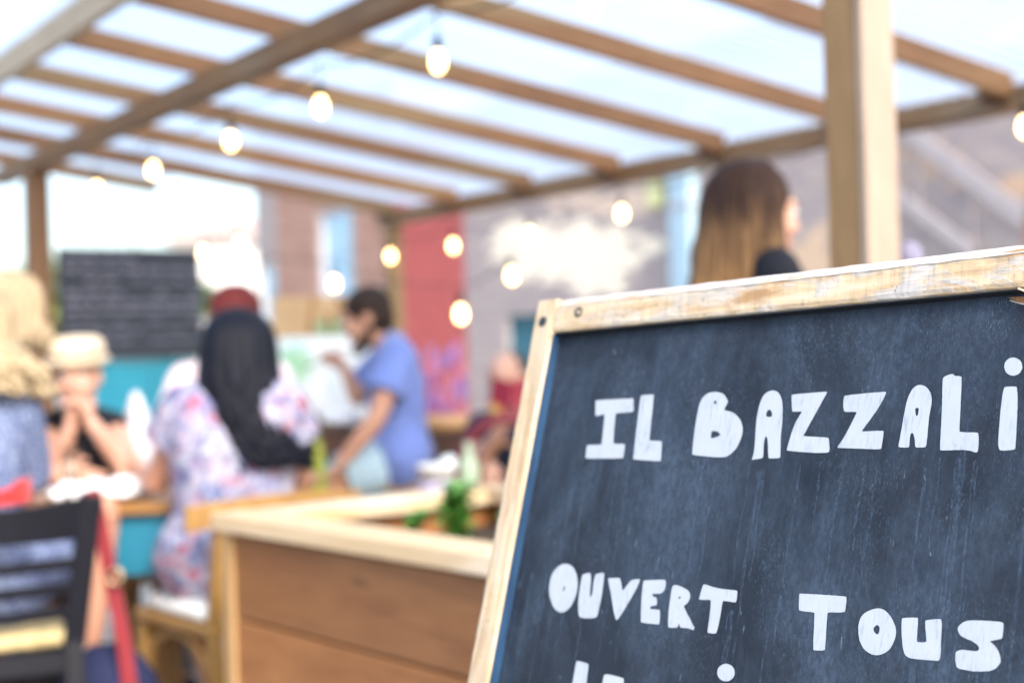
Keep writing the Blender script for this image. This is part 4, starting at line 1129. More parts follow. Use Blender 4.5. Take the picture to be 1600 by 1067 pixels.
# lavender cap hung behind the post
cpx = at(1424, 388, 3.15)
cpr = root('hanging_cap', 'pale lavender cap hung at the back of the big post, just above the sign', 'cap', cpx)
ML = fabric('lavender_cloth', (.17, .165, .25))
bm = bmesh.new(); ell(bm, (-.006, 0, -.02), .030, .034, .036); obj('crown', bm, ML, cpr, True, world=False)
bm = bmesh.new(); ell(bm, (.004, -.022, -.05), .032, .04, .005); obj('peak', bm, fabric('dark_peak', (.10, .07, .12)), cpr, True, world=False)
bm = bmesh.new(); tube(bm, [Vector((-.115, -.03, .004)), Vector((-.015, 0, .01))], .004, 6); obj('hook', bm, M_METAL, cpr, True, world=False)
# ------------------------------------------------------------------ people
V = Vector
SKIN_A = skin('skin_fair', (.52, .31, .235)); SKIN_B = skin('skin_tan', (.50, .27, .18)); SKIN_C = skin('skin_warm', (.56, .31, .22))
M_EYE = plain('eye_white', (.75, .72, .70), .2); M_IRIS = plain('iris', (.05, .03, .02), .2); M_LIP = plain('lips', (.42, .14, .13), .4)
def side(f): return V((f.y, -f.x, 0)).normalized()      # the person's right hand side
def hand(bm, w, d, nrm, thumb, curl=25, s=1.0):
    "palm, four unequal bent fingers and a thumb; thumb = direction of the thumb side"
    d = d.normalized(); t = (thumb - d * thumb.dot(d)).normalized(); n = d.cross(t)
    if n.dot(nrm) < 0: n = -n
    k = [w + d * (.085 * s) + t * (q * s) for q in (.032, .011, -.010, -.030)]
    for q in k: cone(bm, w + (q - w) * .12, .020 * s, q, .0145 * s, 10)
    for i, (q, L) in enumerate(zip(k, (.070, .078, .072, .056))):
        a = rad(curl + 4 * i); p0 = q
        for j, (fr, r) in enumerate(((.45, .0105), (.32, .0098), (.25, .0092))):
            dd = d * math.cos(a * (j + 1) * .8) + n * math.sin(a * (j + 1) * .8)
            p1 = p0 + dd * (L * fr * s); cone(bm, p0, r * s, p1, r * .93 * s, 8); p0 = p1
    b = w + d * (.022 * s) + t * (.026 * s); m1 = b + (d * .6 + t * .75 + n * .25).normalized() * (.036 * s)
    cone(bm, b, .0155 * s, m1, .0125 * s, 8); cone(bm, m1, .0125 * s, m1 + (d * .85 + t * .35 + n * .35).normalized() * (.032 * s), .0100 * s, 8)
def foot(bm, an, d, s=1.0, r=.0):
    d = V((d.x, d.y, 0)).normalized()
    h = an - V((0, 0, .06 * s))
    cone(bm, an, .038 * s + r, h - d * .03 * s, .036 * s + r, 10); cone(bm, h - d * .03 * s, .034 * s + r, h + d * .10 * s, .034 * s + r, 10)
    cone(bm, h + d * .08 * s + V((0, 0, -.0)), .036 * s + r, h + d * .165 * s - V((0, 0, .006)), .024 * s + r, 10)
def face(c, f, up=V((0, 0, 1)), s=1.0):
    f = f.normalized(); r = f.cross(up).normalized(); u = r.cross(f); return f, r, u
def head_bm(bm, c, f, r, u, s):
    P = lambda x, y, z: c + (r * x + f * y + u * z) * s
    ax = (r, f, u)
    ell(bm, P(0, -.010, .035), .074 * s, .094 * s, .082 * s, ax)
    ell(bm, P(0, .022, -.025), .060 * s, .070 * s, .088 * s, ax)
    cone(bm, P(-.045, .0, -.055), .020 * s, P(-.012, .070, -.100), .020 * s); cone(bm, P(.045, .0, -.055), .020 * s, P(.012, .070, -.100), .020 * s)
    ell(bm, P(0, .070, -.098), .024 * s, .020 * s, .018 * s, ax)
    cone(bm, P(0, .088, .018), .009 * s, P(0, .108, -.022), .0125 * s, 8); cone(bm, P(-.012, .094, -.028), .009 * s, P(.012, .094, -.028), .009 * s, 8)
    for q in (-1, 1):
        ell(bm, P(.076 * q, -.008, .0), .011 * s, .022 * s, .032 * s, ax)
        cone(bm, P(.014 * q, .086, .030), .009 * s, P(.050 * q, .072, .030), .010 * s, 8)
        ell(bm, P(.038 * q, .062, -.025), .026 * s, .022 * s, .022 * s, ax)
    cone(bm, P(-.018, .080, -.062), .008 * s, P(.018, .080, -.062), .008 * s, 8)
def face_bits(t, c, f, r, u, s, browmat):
    P = lambda x, y, z: c + (r * x + f * y + u * z) * s
    for q in (-1, 1):
        bm = bmesh.new(); ell(bm, P(.031 * q, .080, .012), .0135 * s, .010 * s, .0085 * s, (r, f, u), 12); e = obj('eye', bm, M_EYE, t, True)
        bm = bmesh.new(); ell(bm, P(.031 * q, .0885, .012), .0058 * s, .003 * s, .0058 * s, (r, f, u), 10); obj('iris', bm, M_IRIS, e, True)
        bm = bmesh.new(); tube(bm, [P(.014 * q, .096, .033), P(.032 * q, .092, .040), P(.052 * q, .078, .034)], [.0035 * s, .0045 * s, .002 * s], 6); obj('eyebrow', bm, browmat, t, True)
    bm = bmesh.new(); ell(bm, P(0, .0865, -.060), .022 * s, .006 * s, .005 * s, (r, f, u), 12); obj('upper_lip', bm, M_LIP, t, True)
    bm = bmesh.new(); ell(bm, P(0, .0855, -.069), .019 * s, .006 * s, .006 * s, (r, f, u), 12); obj('lower_lip', bm, M_LIP, t, True)
def torso(bm, J, e, fl=False):
    "trunk cones from the joints, e = extra thickness"
    sh = (J['shR'] - J['shL']); sd = sh.normalized(); ch = (J['shL'] + J['shR']) / 2; pe = (J['hipL'] + J['hipR']) / 2
    hd = (J['hipR'] - J['hipL']).normalized(); s = J.get('s', 1); g = J.get('g', 1.0)
    ax = (ch - pe); rib = ch - ax * .26; wa = pe + ax * .30
    mid = (sd + hd).normalized()
    cone(bm, ch - sd * .115 * s - ax * .03, .062 * s + e, ch + sd * .115 * s - ax * .03, .062 * s + e, 16)
    for q in (-1, 1):
        cone(bm, ch + sd * (.085 * q * s) - ax * .08, .082 * s + e, rib + mid * (.062 * q * s), .092 * s * g + e, 16)
        cone(bm, rib + mid * (.062 * q * s), .092 * s * g + e, wa + mid * (.050 * q * s), .086 * s * g + e, 16)
        cone(bm, wa + mid * (.050 * q * s), .086 * s * g + e, pe + hd * (.075 * q * s) + ax * .03, .105 * s * g + e, 16)
        cone(bm, pe + hd * (.07 * q * s), .108 * s * g + e, pe + hd * (.085 * q * s), .108 * s * g + e, 16)
def person(label, J, skinm, base):
    s = J.get('s', 1.0)
    t = root('person', label, 'person', V((base[0], base[1], 0)))
    f, r, u = face(J['head'], J['fwd']); J['f'], J['r'], J['u'] = f, r, u
    bm = bmesh.new()
    head_bm(bm, J['head'], f, r, u, s)
    ch = (J['shL'] + J['shR']) / 2
    cone(bm, ch + V((0, 0, .015)), .058 * s, J['head'] - u * (.06 * s) - f * (.012 * s), .052 * s)
    torso(bm, J, 0)
    for k in 'LR':
        sh, el, wr = J['sh' + k], J['el' + k], J['wr' + k]
        cone(bm, ch + (sh - ch) * .25 + V((0, 0, .03 * s)), .045 * s, sh, .050 * s)
        cone(bm, sh, .051 * s, sh.lerp(el, .45), .048 * s); cone(bm, sh.lerp(el, .4), .048 * s, el, .037 * s)
        cone(bm, el, .038 * s, el.lerp(wr, .3), .040 * s); cone(bm, el.lerp(wr, .25), .040 * s, wr, .0265 * s)
        hd = J.get('hd' + k, (wr - el).normalized()); th = J.get('th' + k, V((0, 0, 1))); pn = J.get('pn' + k, V((0, 0, -1)))
        hand(bm, wr, hd, pn, th, J.get('curl' + k, 25), s)
        hp, kn, an = J['hip' + k], J['kn' + k], J['an' + k]
        cone(bm, hp, .088 * s, kn, .058 * s); cone(bm, kn, .058 * s, kn.lerp(an, .3), .056 * s); cone(bm, kn.lerp(an, .28), .056 * s, an, .036 * s)
        foot(bm, an, J.get('toe' + k, V((f.x, f.y, 0))), s)
    fuse('body', bm, skinm, t, .0075, 3)
    return t
def shirt(t, J, mat, e=.014, sleeve=.55, name='shirt', extra=0.0):
    bm = bmesh.new(); s = J.get('s', 1); torso(bm, J, e)
    ch = (J['shL'] + J['shR']) / 2; pe = (J['hipL'] + J['hipR']) / 2
    for k in 'LR':
        sh, el = J['sh' + k], J['el' + k]
        cone(bm, ch + (sh - ch) * .10 + V((0, 0, .040 * s)), .046 * s + e, sh, .050 * s + e)
        if sleeve > 0: cone(bm, sh, .054 * s + e, sh.lerp(el, sleeve), .052 * s + e * 1.7, flat1=True)
    if extra: # skirt of the dress over the thighs
        for k in 'LR':
            hp, kn = J['hip' + k], J['kn' + k]
            cone(bm, hp, .094 * s + e, hp.lerp(kn, extra), .075 * s + e * 1.8, flat1=True)
            cone(bm, pe, .1 * s + e, hp.lerp(kn, extra * .9) * .6 + (J['hip' + ('L' if k == 'R' else 'R')].lerp(J['kn' + ('L' if k == 'R' else 'R')], extra * .9)) * .4, .07 * s + e)
    return fuse(name, bm, mat, t, .008, 2)
def shorts(t, J, mat, e=.012, to=.8, name='shorts'):
    bm = bmesh.new(); s = J.get('s', 1); pe = (J['hipL'] + J['hipR']) / 2; ch = (J['shL'] + J['shR']) / 2
    cone(bm, J['hipL'], .108 * s + e, J['hipR'], .108 * s + e)
    cone(bm, pe, .11 * s + e, pe + (ch - pe) * .22, .1 * s + e, flat1=True, sx=1.25)
    for k in 'LR': cone(bm, J['hip' + k], .094 * s + e, J['hip' + k].lerp(J['kn' + k], to), .064 * s + e * 2, flat1=True)
    if to > 1:
        for k in 'LR': cone(bm, J['kn' + k], .062 * s + e, J['kn' + k].lerp(J['an' + k], .92), .045 * s + e, flat1=True)
    return fuse(name, bm, mat, t, .009, 2)
def shoes(t, J, mat):
    for k in 'LR':
        bm = bmesh.new(); foot(bm, J['an' + k] - V((0, 0, .012)), J.get('toe' + k, V((J['f'].x, J['f'].y, 0))), J.get('s', 1), .009)
        fuse('shoe', bm, mat, t, .008, 1)
def haircap(bm, J, grow=.012, low=-.02, front=.055):
    "close hair on the skull, cut off at the face"
    c, f, r, u, s = J['head'], J['f'], J['r'], J['u'], J.get('s', 1)
    P = lambda x, y, z: c + (r * x + f * y + u * z) * s
    ell(bm, P(0, -.022, .048), (.076 + grow) * s, (.090 + grow) * s, (.078 + grow) * s, (r, f, u), 20)
    ell(bm, P(0, -.045, .0), (.070 + grow) * s, (.062 + grow) * s, (.075 + grow) * s, (r, f, u), 20)
def strands(bm, roots, ends, mids, n, r0, rnd, jitter):
    pass
def longhair(t, J, mat, length, swing, n=150, seed=1, width=.085, curl=.006, wave=3.0, back=.05, tip=.3, fr=.0085, fwdmax=.35, spread=1.0):
    "cap plus many tapering locks that fall from the parting over the sides and back of the skull"
    c, f, r, u, s = J['head'], J['f'], J['r'], J['u'], J.get('s', 1); rnd = random.Random(seed)
    P = lambda x, y, z: c + (r * x + f * y + u * z) * s
    bm = bmesh.new(); haircap(bm, J, .012)
    o = fuse('hair', bm, mat, t, .008, 2)
    bm = bmesh.new()
    for k in range(n):
        a = rnd.uniform(-math.pi * (.5 + fwdmax), math.pi * (.5 + fwdmax))      # 0 = back of the head
        x, y = math.sin(a), -math.cos(a)
        L = length * rnd.uniform(.82, 1.05)
        g = rnd.uniform(.9, 1.08)
        sk = lambda h, w: P(x * .090 * g * w, -.018 + y * .104 * g * w, h)
        p = [P(x * .02, -.02 + y * .03, .135), sk(.115, .62), sk(.06, 1.0), sk(-.03, 1.10)]
        d = V((0, 0, -1)) + swing * .5
        q = sk(-.03, 1.12)
        m = 4
        for i in range(1, m + 1):
            w = i / m
            p.append(q + V((0, 0, -1)) * (L - .15) * w + swing * (w * w * L) - f * (back * w * (L - .15)) + (r * x * spread * .05 + r * rnd.uniform(-1, 1) * .012) * w
                     + r * curl * math.sin(wave * i + k) + f * curl * math.cos(wave * i + 2 * k))
        pts = bez(p, 3); N = len(pts)
        rr = [fr * s * (.6 + .9 * min(1, i / 4)) * (1 - (1 - tip) * max(0, (i / (N - 1) - .55) / .45)) for i in range(N)]
        tube(bm, pts, rr, 6)
    setp(obj('hair_locks', bm, mat, o, True), kind='stuff')
    return o

# patterned cloth
m = NT('blue_print_cloth'); v = m.coords(); vo = m.new('TexVoronoi', feature='DISTANCE_TO_EDGE'); vo.inputs['Scale'].default_value = 80; m.link(v, vo.inputs['Vector'])
nn = m.noise(v, 110, 3)
k = m.ramp(m.math('ADD', vo.outputs['Distance'], m.math('MULTIPLY', m.math('SUBTRACT', nn, .5), .5)), [(0.08, 1.0), (0.17, 0.0)])
m.color(m.mix(k, (.020, .042, .15), (.22, .27, .42))); m.rough(.85); m.bump(m.noise(v, 14, 4), .4, .006); M_PRINT = m.m
m = NT('floral_cloth'); v = m.coords()
vo = m.new('TexVoronoi'); vo.inputs['Scale'].default_value = 32; m.link(m.coords(), vo.inputs['Vector'])
vs2 = m.new('TexVoronoi'); vs2.inputs['Scale'].default_value = 58; m.link(m.coords(loc=(3, 1, 5)), vs2.inputs['Vector'])
sp = m.new('SeparateColor'); m.link(vo.outputs['Color'], sp.inputs[0]); sp2 = m.new('SeparateColor'); m.link(vs2.outputs['Color'], sp2.inputs[0])
c1 = m.ramp(sp.outputs[0], [(0.0, (.018, .028, .13)), (0.28, (.19, .20, .33)), (0.46, (.36, .38, .48)), (0.70, (.06, .11, .30)), (0.85, (.34, .022, .05)), (0.94, (.34, .16, .22))], 'CONSTANT')
c2 = m.ramp(sp2.outputs[1], [(0.0, (.012, .018, .08)), (0.28, (.26, .28, .40)), (0.52, (.40, .42, .50)), (0.74, (.07, .11, .28)), (0.90, (.34, .05, .08))], 'CONSTANT')
pz = m.ramp(m.noise(v, 7, 2), [(0.42, 0.0), (0.56, 1.0)])
col = m.mix(.5, c1, c2); col = m.mix(m.math('MULTIPLY', pz, .4), col, (0.374, 0.343, 0.452))
m.color(col); m.rough(.85); m.bump(m.noise(v, 12, 4), .4, .006); M_FLORAL = m.m

# woman with blonde hair, on the black chair
c = Vector(((ftr + ftl) / 2 + CF * .17 - CS * .03)); F1 = CF; S1 = CS
J = dict(head=V((c.x + .045, c.y - .02, 1.225)), fwd=V((-.25, .95, -.08)), s=1.0, g=1.0,
         shL=c - S1 * .165 - F1 * .05 + V((0, 0, 1.03)), shR=c + S1 * .135 - F1 * .05 + V((0, 0, 1.03)),
         hipL=c - S1 * .09 + V((0, 0, .585)), hipR=c + S1 * .09 + V((0, 0, .585)),
         elL=c - S1 * .25 + F1 * .12 + V((0, 0, .80)), wrL=c - S1 * .10 + F1 * .33 + V((0, 0, .80)),
         elR=c + S1 * .165 + F1 * .10 + V((0, 0, .80)), wrR=c + S1 * .12 + F1 * .33 + V((0, 0, .80)),
         knR=at(155, 800, 3.98), anR=at(137, 1015, 3.94), knL=c - S1 * .10 + F1 * .43 + V((0, 0, .53)), anL=c - S1 * .06 + F1 * .42 + V((0, 0, .10)),
         toeR=V((.2, .8, 0)), toeL=F1.copy())
t = person('blonde woman in a blue and white print dress seen from behind on the black chair', J, SKIN_C, c)
shirt(t, J, M_PRINT, .016, .75, 'dress', .55)
bm = bmesh.new(); pe = (J['hipL'] + J['hipR']) / 2
q = [pe + V((0, 0, .25)) + S1 * (.168 * math.cos(a)) + F1 * (.128 * math.sin(a) - .012) for a in [i * math.pi / 16 for i in range(33)]]
for a, b in zip(q, q[1:]): bar(bm, a, b, .012, .055)
obj('belt', bm, fabric('red_belt', (.55, .02, .02)), t)
HB = hairmat('blonde_hair', (.21, .15, .08), (.47, .39, .27))
longhair(t, J, HB, .27, V((.10, 0, 0)), 170, 2, curl=.014, wave=2.2, back=.02, tip=.5, fr=.011, fwdmax=.3, spread=1.3)
face_bits(t, J['head'], J['f'], J['r'], J['u'], 1.0, HB); shoes(t, J, plain('white_shoe', (.70, .66, .64), .5))
# a second blonde head beyond her
c2 = at(20, 600, 4.55); c2.z = 0
J = dict(head=at(22, 492, 4.62), fwd=V((.55, .55, -.1)), s=1.0,
         shL=V((c2.x - .13, c2.y + .1, 1.10)), shR=V((c2.x + .03, c2.y - .14, 1.10)), hipL=V((c2.x - .08, c2.y + .05, .60)), hipR=V((c2.x + .02, c2.y - .10, .60)),
         elL=V((c2.x - .1, c2.y + .22, .86)), wrL=V((c2.x + .02, c2.y + .30, .80)), elR=V((c2.x + .02, c2.y - .20, .84)), wrR=V((c2.x + .18, c2.y - .14, .80)),
         knL=V((c2.x - .10, c2.y + .42, .52)), anL=V((c2.x - .12, c2.y + .38, .10)), knR=V((c2.x + .10, c2.y + .28, .50)), anR=V((c2.x + .02, c2.y + .24, .10)))
t = person('person with a wavy ash blonde bob beyond the woman in the blue print dress', J, SKIN_A, c2)
shirt(t, J, fabric('grey_top', (.30, .30, .34)), .014, .6); shorts(t, J, fabric('dark_trousers', (.05, .05, .08)), .012, 1.05, 'trousers')
HB2 = hairmat('ash_blonde_hair', (.20, .145, .085), (.43, .35, .24))
longhair(t, J, HB2, .24, V((.12, 0, 0)), 120, 5, curl=.018, wave=2.0, tip=.6, fr=.011, fwdmax=.25)
face_bits(t, J['head'], J['f'], J['r'], J['u'], 1.0, HB2); shoes(t, J, M_BLACK)
st = root('low_stool', 'low dark stool under the ash blonde person at the table\'s left', 'stool', c2)
nbox('seat', (-.16, -.16, .465), (.13, .16, .495), M_DARKWOOD, st)
for x in (-.15, .08):
    for y in (-.15, .11): nbox('leg', (x, y, 0), (x + .04, y + .04, .464), M_DARKWOOD, st)

# boy with hat, elbows on the table
b0 = at(135, 700, 5.02); b0.z = 0
HC = at(121, 590, 4.60)
J = dict(head=HC, fwd=V((.10, -1, -.12)), s=.90, g=.95,
         shR=at(72, 672, 4.78), shL=at(178, 668, 4.78), hipR=V((b0.x - .08, b0.y, .55)), hipL=V((b0.x + .08, b0.y, .55)),
         elR=at(82, 752, 4.46), elL=at(206, 742, 4.46), wrR=at(108, 672, 4.40), wrL=at(146, 664, 4.38),
         knR=V((b0.x - .20, b0.y - .36, .53)), knL=V((b0.x - .03, b0.y - .38, .53)), anR=V((b0.x - .22, b0.y - .30, .10)), anL=V((b0.x - .08, b0.y - .33, .10)),
         hdR=V((.28, .02, .95)), hdL=V((-.45, .02, .9)), thR=V((.2, 1, -.1)), thL=V((-.2, 1, -.1)), pnR=V((1, 0, 0)), pnL=V((-1, 0, 0)), curlR=48, curlL=40)
t = person('boy in a beige brimmed hat resting his chin on clasped hands at the table', J, SKIN_A, b0)
shirt(t, J, fabric('black_vest', (.012, .013, .02)), .012, .18, 'vest'); shorts(t, J, fabric('navy_shorts', (.03, .04, .08)))
bm = bmesh.new(); haircap(bm, J, .008); hb = fuse('hair', bm, hairmat('light_brown_hair', (.20, .12, .06), (.36, .24, .13)), t, .008, 1)
f, r, u = J['f'], J['r'], J['u']; s = .9
P = lambda x, y, z: HC + (r * x + f * y + u * z) * s
bm = bmesh.new(); rs = []
for w, d, z in ((.112, .140, .058), (.116, .144, .064), (.099, .122, .080), (.097, .120, .095), (.094, .116, .125), (.078, .096, .142), (.03, .04, .148)):
    rs.append([P(w * math.cos(a), -.012 + d * math.sin(a), z + (.012 * math.cos(2 * a) if z < .05 else 0)) for a in [i * math.pi / 16 for i in range(32)]])
rings(bm, rs); ht = obj('hat', bm, fabric('beige_straw', (.56, .47, .34), .15, 200), t, True)
bm = bmesh.new(); rings(bm, [[P(w * math.cos(a), -.012 + d * math.sin(a), z) for a in [i * math.pi / 16 for i in range(32)]] for w, d, z in ((.1012, .1245, .0795), (.0995, .1225, .096))]); obj('hat_band', bm, fabric('brown_band', (.24, .18, .12)), ht, True)
face_bits(t, J['head'], f, r, u, .9, hairmat('brow_brown', (.15, .09, .05), (.2, .13, .07))); shoes(t, J, M_BLACK)

# person with dark red hair behind
d0 = at(366, 700, 5.05); d0.z = 0
J = dict(head=at(364, 505, 5.05), fwd=V((-.35, -.9, -.1)), s=1.0,
         shR=V((d0.x - .165, d0.y - .0, 1.07)), shL=V((d0.x + .16, d0.y - .04, 1.07)), hipR=V((d0.x - .09, d0.y + .03, .57)), hipL=V((d0.x + .09, d0.y + .03, .57)),
         elR=V((d0.x - .22, d0.y - .12, .82)), elL=V((d0.x + .2, d0.y - .14, .82)), wrR=V((d0.x - .12, d0.y - .30, .80)), wrL=V((d0.x + .10, d0.y - .30, .80)),
         knR=V((d0.x - .12, d0.y - .42, .54)), knL=V((d0.x + .12, d0.y - .42, .54)), anR=V((d0.x - .12, d0.y - .38, .10)), anL=V((d0.x + .12, d0.y - .38, .10)))
t = person('person with short dark red hair facing the table beyond the woman in the floral dress', J, SKIN_A, d0)
shirt(t, J, fabric('pale_pink_top', (.66, .55, .60)), .014, .6); shorts(t, J, fabric('grey_trousers', (.12, .12, .14)), .012, 1.05, 'trousers')
bm = bmesh.new(); haircap(bm, J, .018); HR = hairmat('dark_red_hair', (.075, .012, .012), (.16, .03, .028)); fuse('hair', bm, HR, t, .008, 2)
face_bits(t, J['head'], J['f'], J['r'], J['u'], 1.0, HR); shoes(t, J, M_BLACK)
bn = root('bench', 'brown plank bench under the boy and the dark red haired person', 'bench', (b0 + d0) / 2 + V((0, .03, 0)))
nbox('seat', (-.48, -.14, .435), (.48, .14, .468), M_DARKWOOD, bn)
for x in (-.40, .34): nbox('leg', (x, -.12, 0), (x + .06, .12, .434), M_DARKWOOD, bn)

# woman with long black hair in a floral dress
c = CH2 - sv * .03; fv2 = V((-.30, .954, 0)).normalized(); s2 = side(fv2)
up0 = at(362, 600, 3.86)
J = dict(head=at(374, 558, 3.96), fwd=V((-.10, .98, -.10)), s=.97, g=1.08,
         shL=at(292, 638, 3.90), shR=at(440, 634, 3.90), hipL=c - s2 * .095 + V((0, 0, .605)) - fv2 * .02, hipR=c + s2 * .095 + V((0, 0, .605)) - fv2 * .02,
         elL=at(246, 752, 4.02), wrL=at(222, 742, 4.25), elR=at(470, 742, 4.02), wrR=at(430, 742, 4.25),
         knL=c - s2 * .10 + fv2 * .40 + V((0, 0, .54)), knR=c + s2 * .10 + fv2 * .40 + V((0, 0, .54)),
         anL=c - s2 * .02 + fv2 * .16 + V((0, 0, .10)), anR=c + s2 * .12 + fv2 * .30 + V((0, 0, .10)), toeL=fv2.copy(), toeR=fv2.copy())
t = person('woman with long black hair in a white blue and red floral dress, back turned', J, SKIN_C, c)
shirt(t, J, M_FLORAL, .022, .42, 'dress', .7)
HK = hairmat('black_hair', (.003, .004, .008), (.008, .010, .019))
longhair(t, J, HK, .42, V((.20, .0, 0)), 420, 8, curl=.006, wave=1.6, back=.10, tip=.5, fr=.0085, fwdmax=.22, spread=.2)
face_bits(t, J['head'], J['f'], J['r'], J['u'], .97, HK); shoes(t, J, M_BLACK)

# man in the blue t shirt, painting
FM = V((-1, .05, 0)).normalized()
seatp = V((sl.location.x, sl.location.y, 0))
J = dict(head=at(573, 499, 5.98), fwd=V((-.95, -.05, -.30)), s=1.03, g=1.12,
         shL=at(622, 556, 5.84), shR=at(606, 556, 6.18), hipL=seatp + V((.02, -.09, .71)), hipR=seatp + V((.02, .09, .71)),
         elL=at(588, 655, 5.72), wrL=at(535, 720, 5.70), elR=at(560, 622, 6.25), wrR=at(540, 578, 6.30),
         knL=at(520, 752, 5.80), knR=at(535, 745, 6.22), anL=at(505, 905, 5.84), anR=at(515, 905, 6.22),
         hdL=V((-.6, .1, -.8)), thL=V((-.3, -.9, 0)), pnL=V((.6, .2, .2)), hdR=V((-.55, .1, .8)), thR=V((-.4, -.8, 0)), pnR=V((-.8, 0, -.5)), curlR=55, curlL=30,
         toeL=V((-1, 0, 0)), toeR=V((-1, .1, 0)))
for k in 'LR': J['an' + k].z = .10
t = person('bearded man in a blue t shirt and light shorts seated sideways, painting', J, SKIN_B, seatp)
shirt(t, J, fabric('blue_tshirt', (.13, .19, .47)), .020, .62, 'tshirt'); shorts(t, J, fabric('light_blue_denim', (.36, .50, .60), .12), .018, .86)
HM = hairmat('dark_brown_hair', (.014, .009, .008), (.04, .025, .02))
bm = bmesh.new(); haircap(bm, J, .012); fuse('hair', bm, HM, t, .008, 2)
f, r, u, HC, s = J['f'], J['r'], J['u'], J['head'], 1.03
bm = bmesh.new()
for q in (-1, 1):
    cone(bm, P(.058 * q, .0, -.035), .016, P(.050 * q, .03, -.085), .022); cone(bm, P(.050 * q, .03, -.085), .024, P(.008 * q, .078, -.108), .027)
cone(bm, P(-.022, .084, -.049), .009, P(.022, .084, -.049), .009)
fuse('beard', bm, HM, t, .007, 1)
face_bits(t, HC, f, r, u, s, HM); shoes(t, J, plain('grey_shoe', (.12, .12, .13), .6))
pb2 = root('paint_brush', 'thin wooden paint brush held up in the man\'s raised hand', 'brush', J['wrR'])
bm = bmesh.new(); a = J['wrR'] + V((-.06, .0, .06)); tube(bm, [a + V((.07, -.01, .04)), a + V((-.09, .02, -.03))], [.004, .003], 8); obj('handle', bm, M_CHAIR, pb2)
bm = bmesh.new(); tube(bm, [a + V((-.09, .02, -.03)), a + V((-.105, .022, -.037)), a + V((-.12, .025, -.043))], [.004, .006, .001], 8); obj('bristles', bm, M_BLACK, pb2)

# person at the right with the dark red card
q0 = at(795, 700, 6.1); q0.z = 0
J = dict(head=at(792, 594, 6.0), fwd=V((-.45, -.75, -.42)), s=1.0, g=1.05,
         shR=at(752, 668, 6.05), shL=at(862, 664, 6.15), hipR=V((q0.x - .08, q0.y + .05, .56)), hipL=V((q0.x + .12, q0.y + .05, .56)),
         elR=at(742, 735, 5.85), elL=at(860, 730, 5.95), wrR=at(782, 670, 5.68), wrL=at(826, 660, 5.72),
         knR=at(762, 742, 5.68), knL=at(815, 745, 5.66), anR=V((q0.x - .10, q0.y - .36, .10)), anL=V((q0.x + .12, q0.y - .36, .10)),
         hdR=V((.25, -.2, .95)), hdL=V((-.25, -.2, .95)), thR=V((.6, -.6, 0)), thL=V((-.6, -.6, 0)), pnR=V((.2, 1, 0)), pnL=V((-.2, 1, 0)), curlR=50, curlL=50)
t = person('balding person in a dark navy shirt bowing over a raised dark red card', J, SKIN_A, q0)
shirt(t, J, fabric('navy_shirt', (.022, .026, .05)), .016, .5); shorts(t, J, fabric('black_shorts', (.015, .015, .02)), .014, .55)
f, r, u, HC, s = J['f'], J['r'], J['u'], J['head'], 1.0
bm = bmesh.new(); ell(bm, P(0, -.045, .030), .086, .078, .078, (r, f, u)); fuse('hair', bm, hairmat('grey_hair', (.03, .026, .024), (.09, .08, .075)), t, .008, 1)
face_bits(t, HC, f, r, u, 1.0, hairmat('grey_brow', (.1, .08, .07), (.2, .17, .15))); shoes(t, J, M_BLACK)
cd = root('folded_card', 'dark red folded card with an ochre edge held up before the balding person\'s face', 'card', at(800, 622, 5.62))
o = at(800, 622, 5.60)
for sgn in (-1, 1):
    bm = bmesh.new(); e = o + V((sgn * .085, .05, .02)); bar(bm, o + V((sgn * .002, 0, 0)), e, .004, .13); obj('leaf', bm, plain('dark_red_card', (.26, .012, .035), .5), cd)
bm = bmesh.new(); bar(bm, o + V((-.088, .048, -.03)), o + V((-.045, .022, -.055)), .008, .035); obj('ochre_edge', bm, plain('ochre', (.52, .30, .08), .5), cd)
st = root('low_stool', 'dark square stool under the balding person with the red card', 'stool', q0)
nbox('seat', (-.20, -.12, .41), (.20, .20, .445), M_DARKWOOD, st)
for x in (-.18, .14):
    for y in (-.10, .15): nbox('leg', (x, y, 0), (x + .04, y + .04, .409), M_DARKWOOD, st)
gb2 = root('bottle', 'pale green bottle standing right of the white tubs on the crate', 'bottle', at(733, 760, 4.86) * V((1, 1, 0)) + V((0, 0, zc)))
hB = at(733, 690, 4.86).z - zc
bm = bmesh.new(); lathe(bm, (0, 0, 0), [(.03, .001), (.034, .01), (.034, hB * .6), (.026, hB * .72), (.013, hB * .82), (.012, hB), (.001, hB)], 20); obj('bottle', bm, plain('green_glaze', (.40, .52, .36), .4), gb2, True, world=False)

# standing woman with ombre hair, behind the sign
w0 = at(1168, 500, 3.46); w0.z = 0; FW2 = V((.97, .25, 0)).normalized(); SW = side(FW2)
J = dict(head=at(1183, 338, 3.42), fwd=V((.93, .36, -.06)), s=1.0, g=.92,
         shL=w0 - SW * .155 + V((0, 0, 1.295)), shR=w0 + SW * .155 + V((0, 0, 1.305)), hipL=w0 - SW * .085 + V((0, 0, .84)), hipR=w0 + SW * .085 + V((0, 0, .84)),
         elL=w0 - SW * .22 + FW2 * .04 + V((0, 0, 1.02)), elR=w0 + SW * .22 + FW2 * .03 + V((0, 0, 1.02)), wrL=w0 - SW * .17 + FW2 * .24 + V((0, 0, .98)), wrR=w0 + SW * .17 + FW2 * .23 + V((0, 0, .97)),
         knL=w0 - SW * .09 + FW2 * .02 + V((0, 0, .47)), knR=w0 + SW * .09 + FW2 * .02 + V((0, 0, .47)), anL=w0 - SW * .09 - FW2 * .02 + V((0, 0, .09)), anR=w0 + SW * .09 - FW2 * .02 + V((0, 0, .09)))
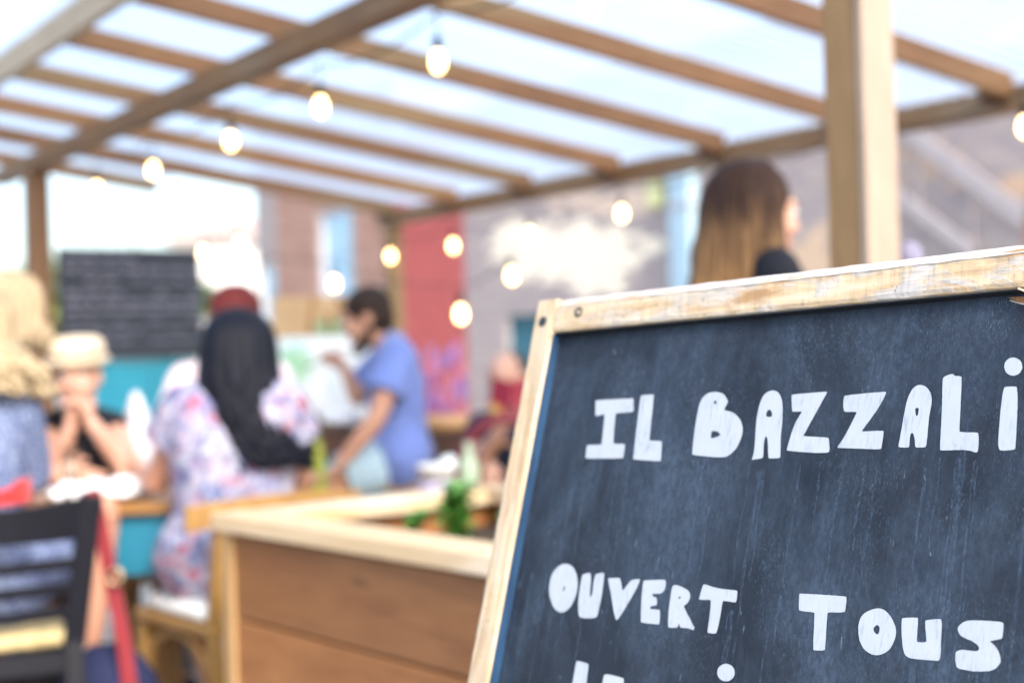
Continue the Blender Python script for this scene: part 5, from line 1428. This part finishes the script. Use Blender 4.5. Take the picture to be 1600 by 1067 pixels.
t = person('woman in black with long brown to blond ombre hair standing behind the chalkboard sign', J, SKIN_A, w0)
shirt(t, J, fabric('black_tshirt', (.012, .014, .022)), .014, .5, 'tshirt'); shorts(t, J, fabric('dark_jeans', (.03, .035, .06)), .010, 1.05, 'jeans')
HO = hairmat('ombre_hair', (.020, .011, .009), (.050, .026, .019), (.40, .23, .10), 1.20, 1.56)
longhair(t, J, HO, .46, V((-.10, -.02, 0)), 380, 12, curl=.006, wave=1.8, back=.05, tip=.35, fr=.0075, fwdmax=.06, spread=.8)
face_bits(t, J['head'], J['f'], J['r'], J['u'], 1.0, HO); shoes(t, J, M_BLACK)
# passer by at the right edge
w0 = at(1648, 500, 5.0); w0.z = 0; FW2 = V((-.6, .8, 0)).normalized(); SW = side(FW2)
J = dict(head=at(1636, 362, 5.0), fwd=V((-.65, -.70, -.05)), s=1.0,
         shL=w0 - SW * .17 + V((0, 0, 1.30)), shR=w0 + SW * .17 + V((0, 0, 1.30)), hipL=w0 - SW * .085 + V((0, 0, .86)), hipR=w0 + SW * .085 + V((0, 0, .86)),
         elL=w0 - SW * .23 + V((0, 0, 1.02)), elR=w0 + SW * .23 + V((0, 0, 1.02)), wrL=w0 - SW * .2 + FW2 * .2 + V((0, 0, .95)), wrR=w0 + SW * .2 + FW2 * .2 + V((0, 0, .95)),
         knL=w0 - SW * .09 + V((0, 0, .48)), knR=w0 + SW * .09 + V((0, 0, .48)), anL=w0 - SW * .09 + V((0, 0, .09)), anR=w0 + SW * .09 + V((0, 0, .09)))
t = person('passer by half cut off at the far right edge, beyond the purple wall\'s handrails', J, SKIN_C, w0)
shirt(t, J, fabric('grey_shirt', (.25, .25, .28)), .014, .6); shorts(t, J, fabric('blue_jeans', (.06, .09, .16)), .012, 1.05, 'jeans')
bm = bmesh.new(); haircap(bm, J, .010); HG = hairmat('fair_hair', (.30, .22, .15), (.5, .4, .3)); fuse('hair', bm, HG, t, .008, 2)
face_bits(t, J['head'], J['f'], J['r'], J['u'], 1.0, HG); shoes(t, J, M_BLACK)
bpy.context.view_layer.update()
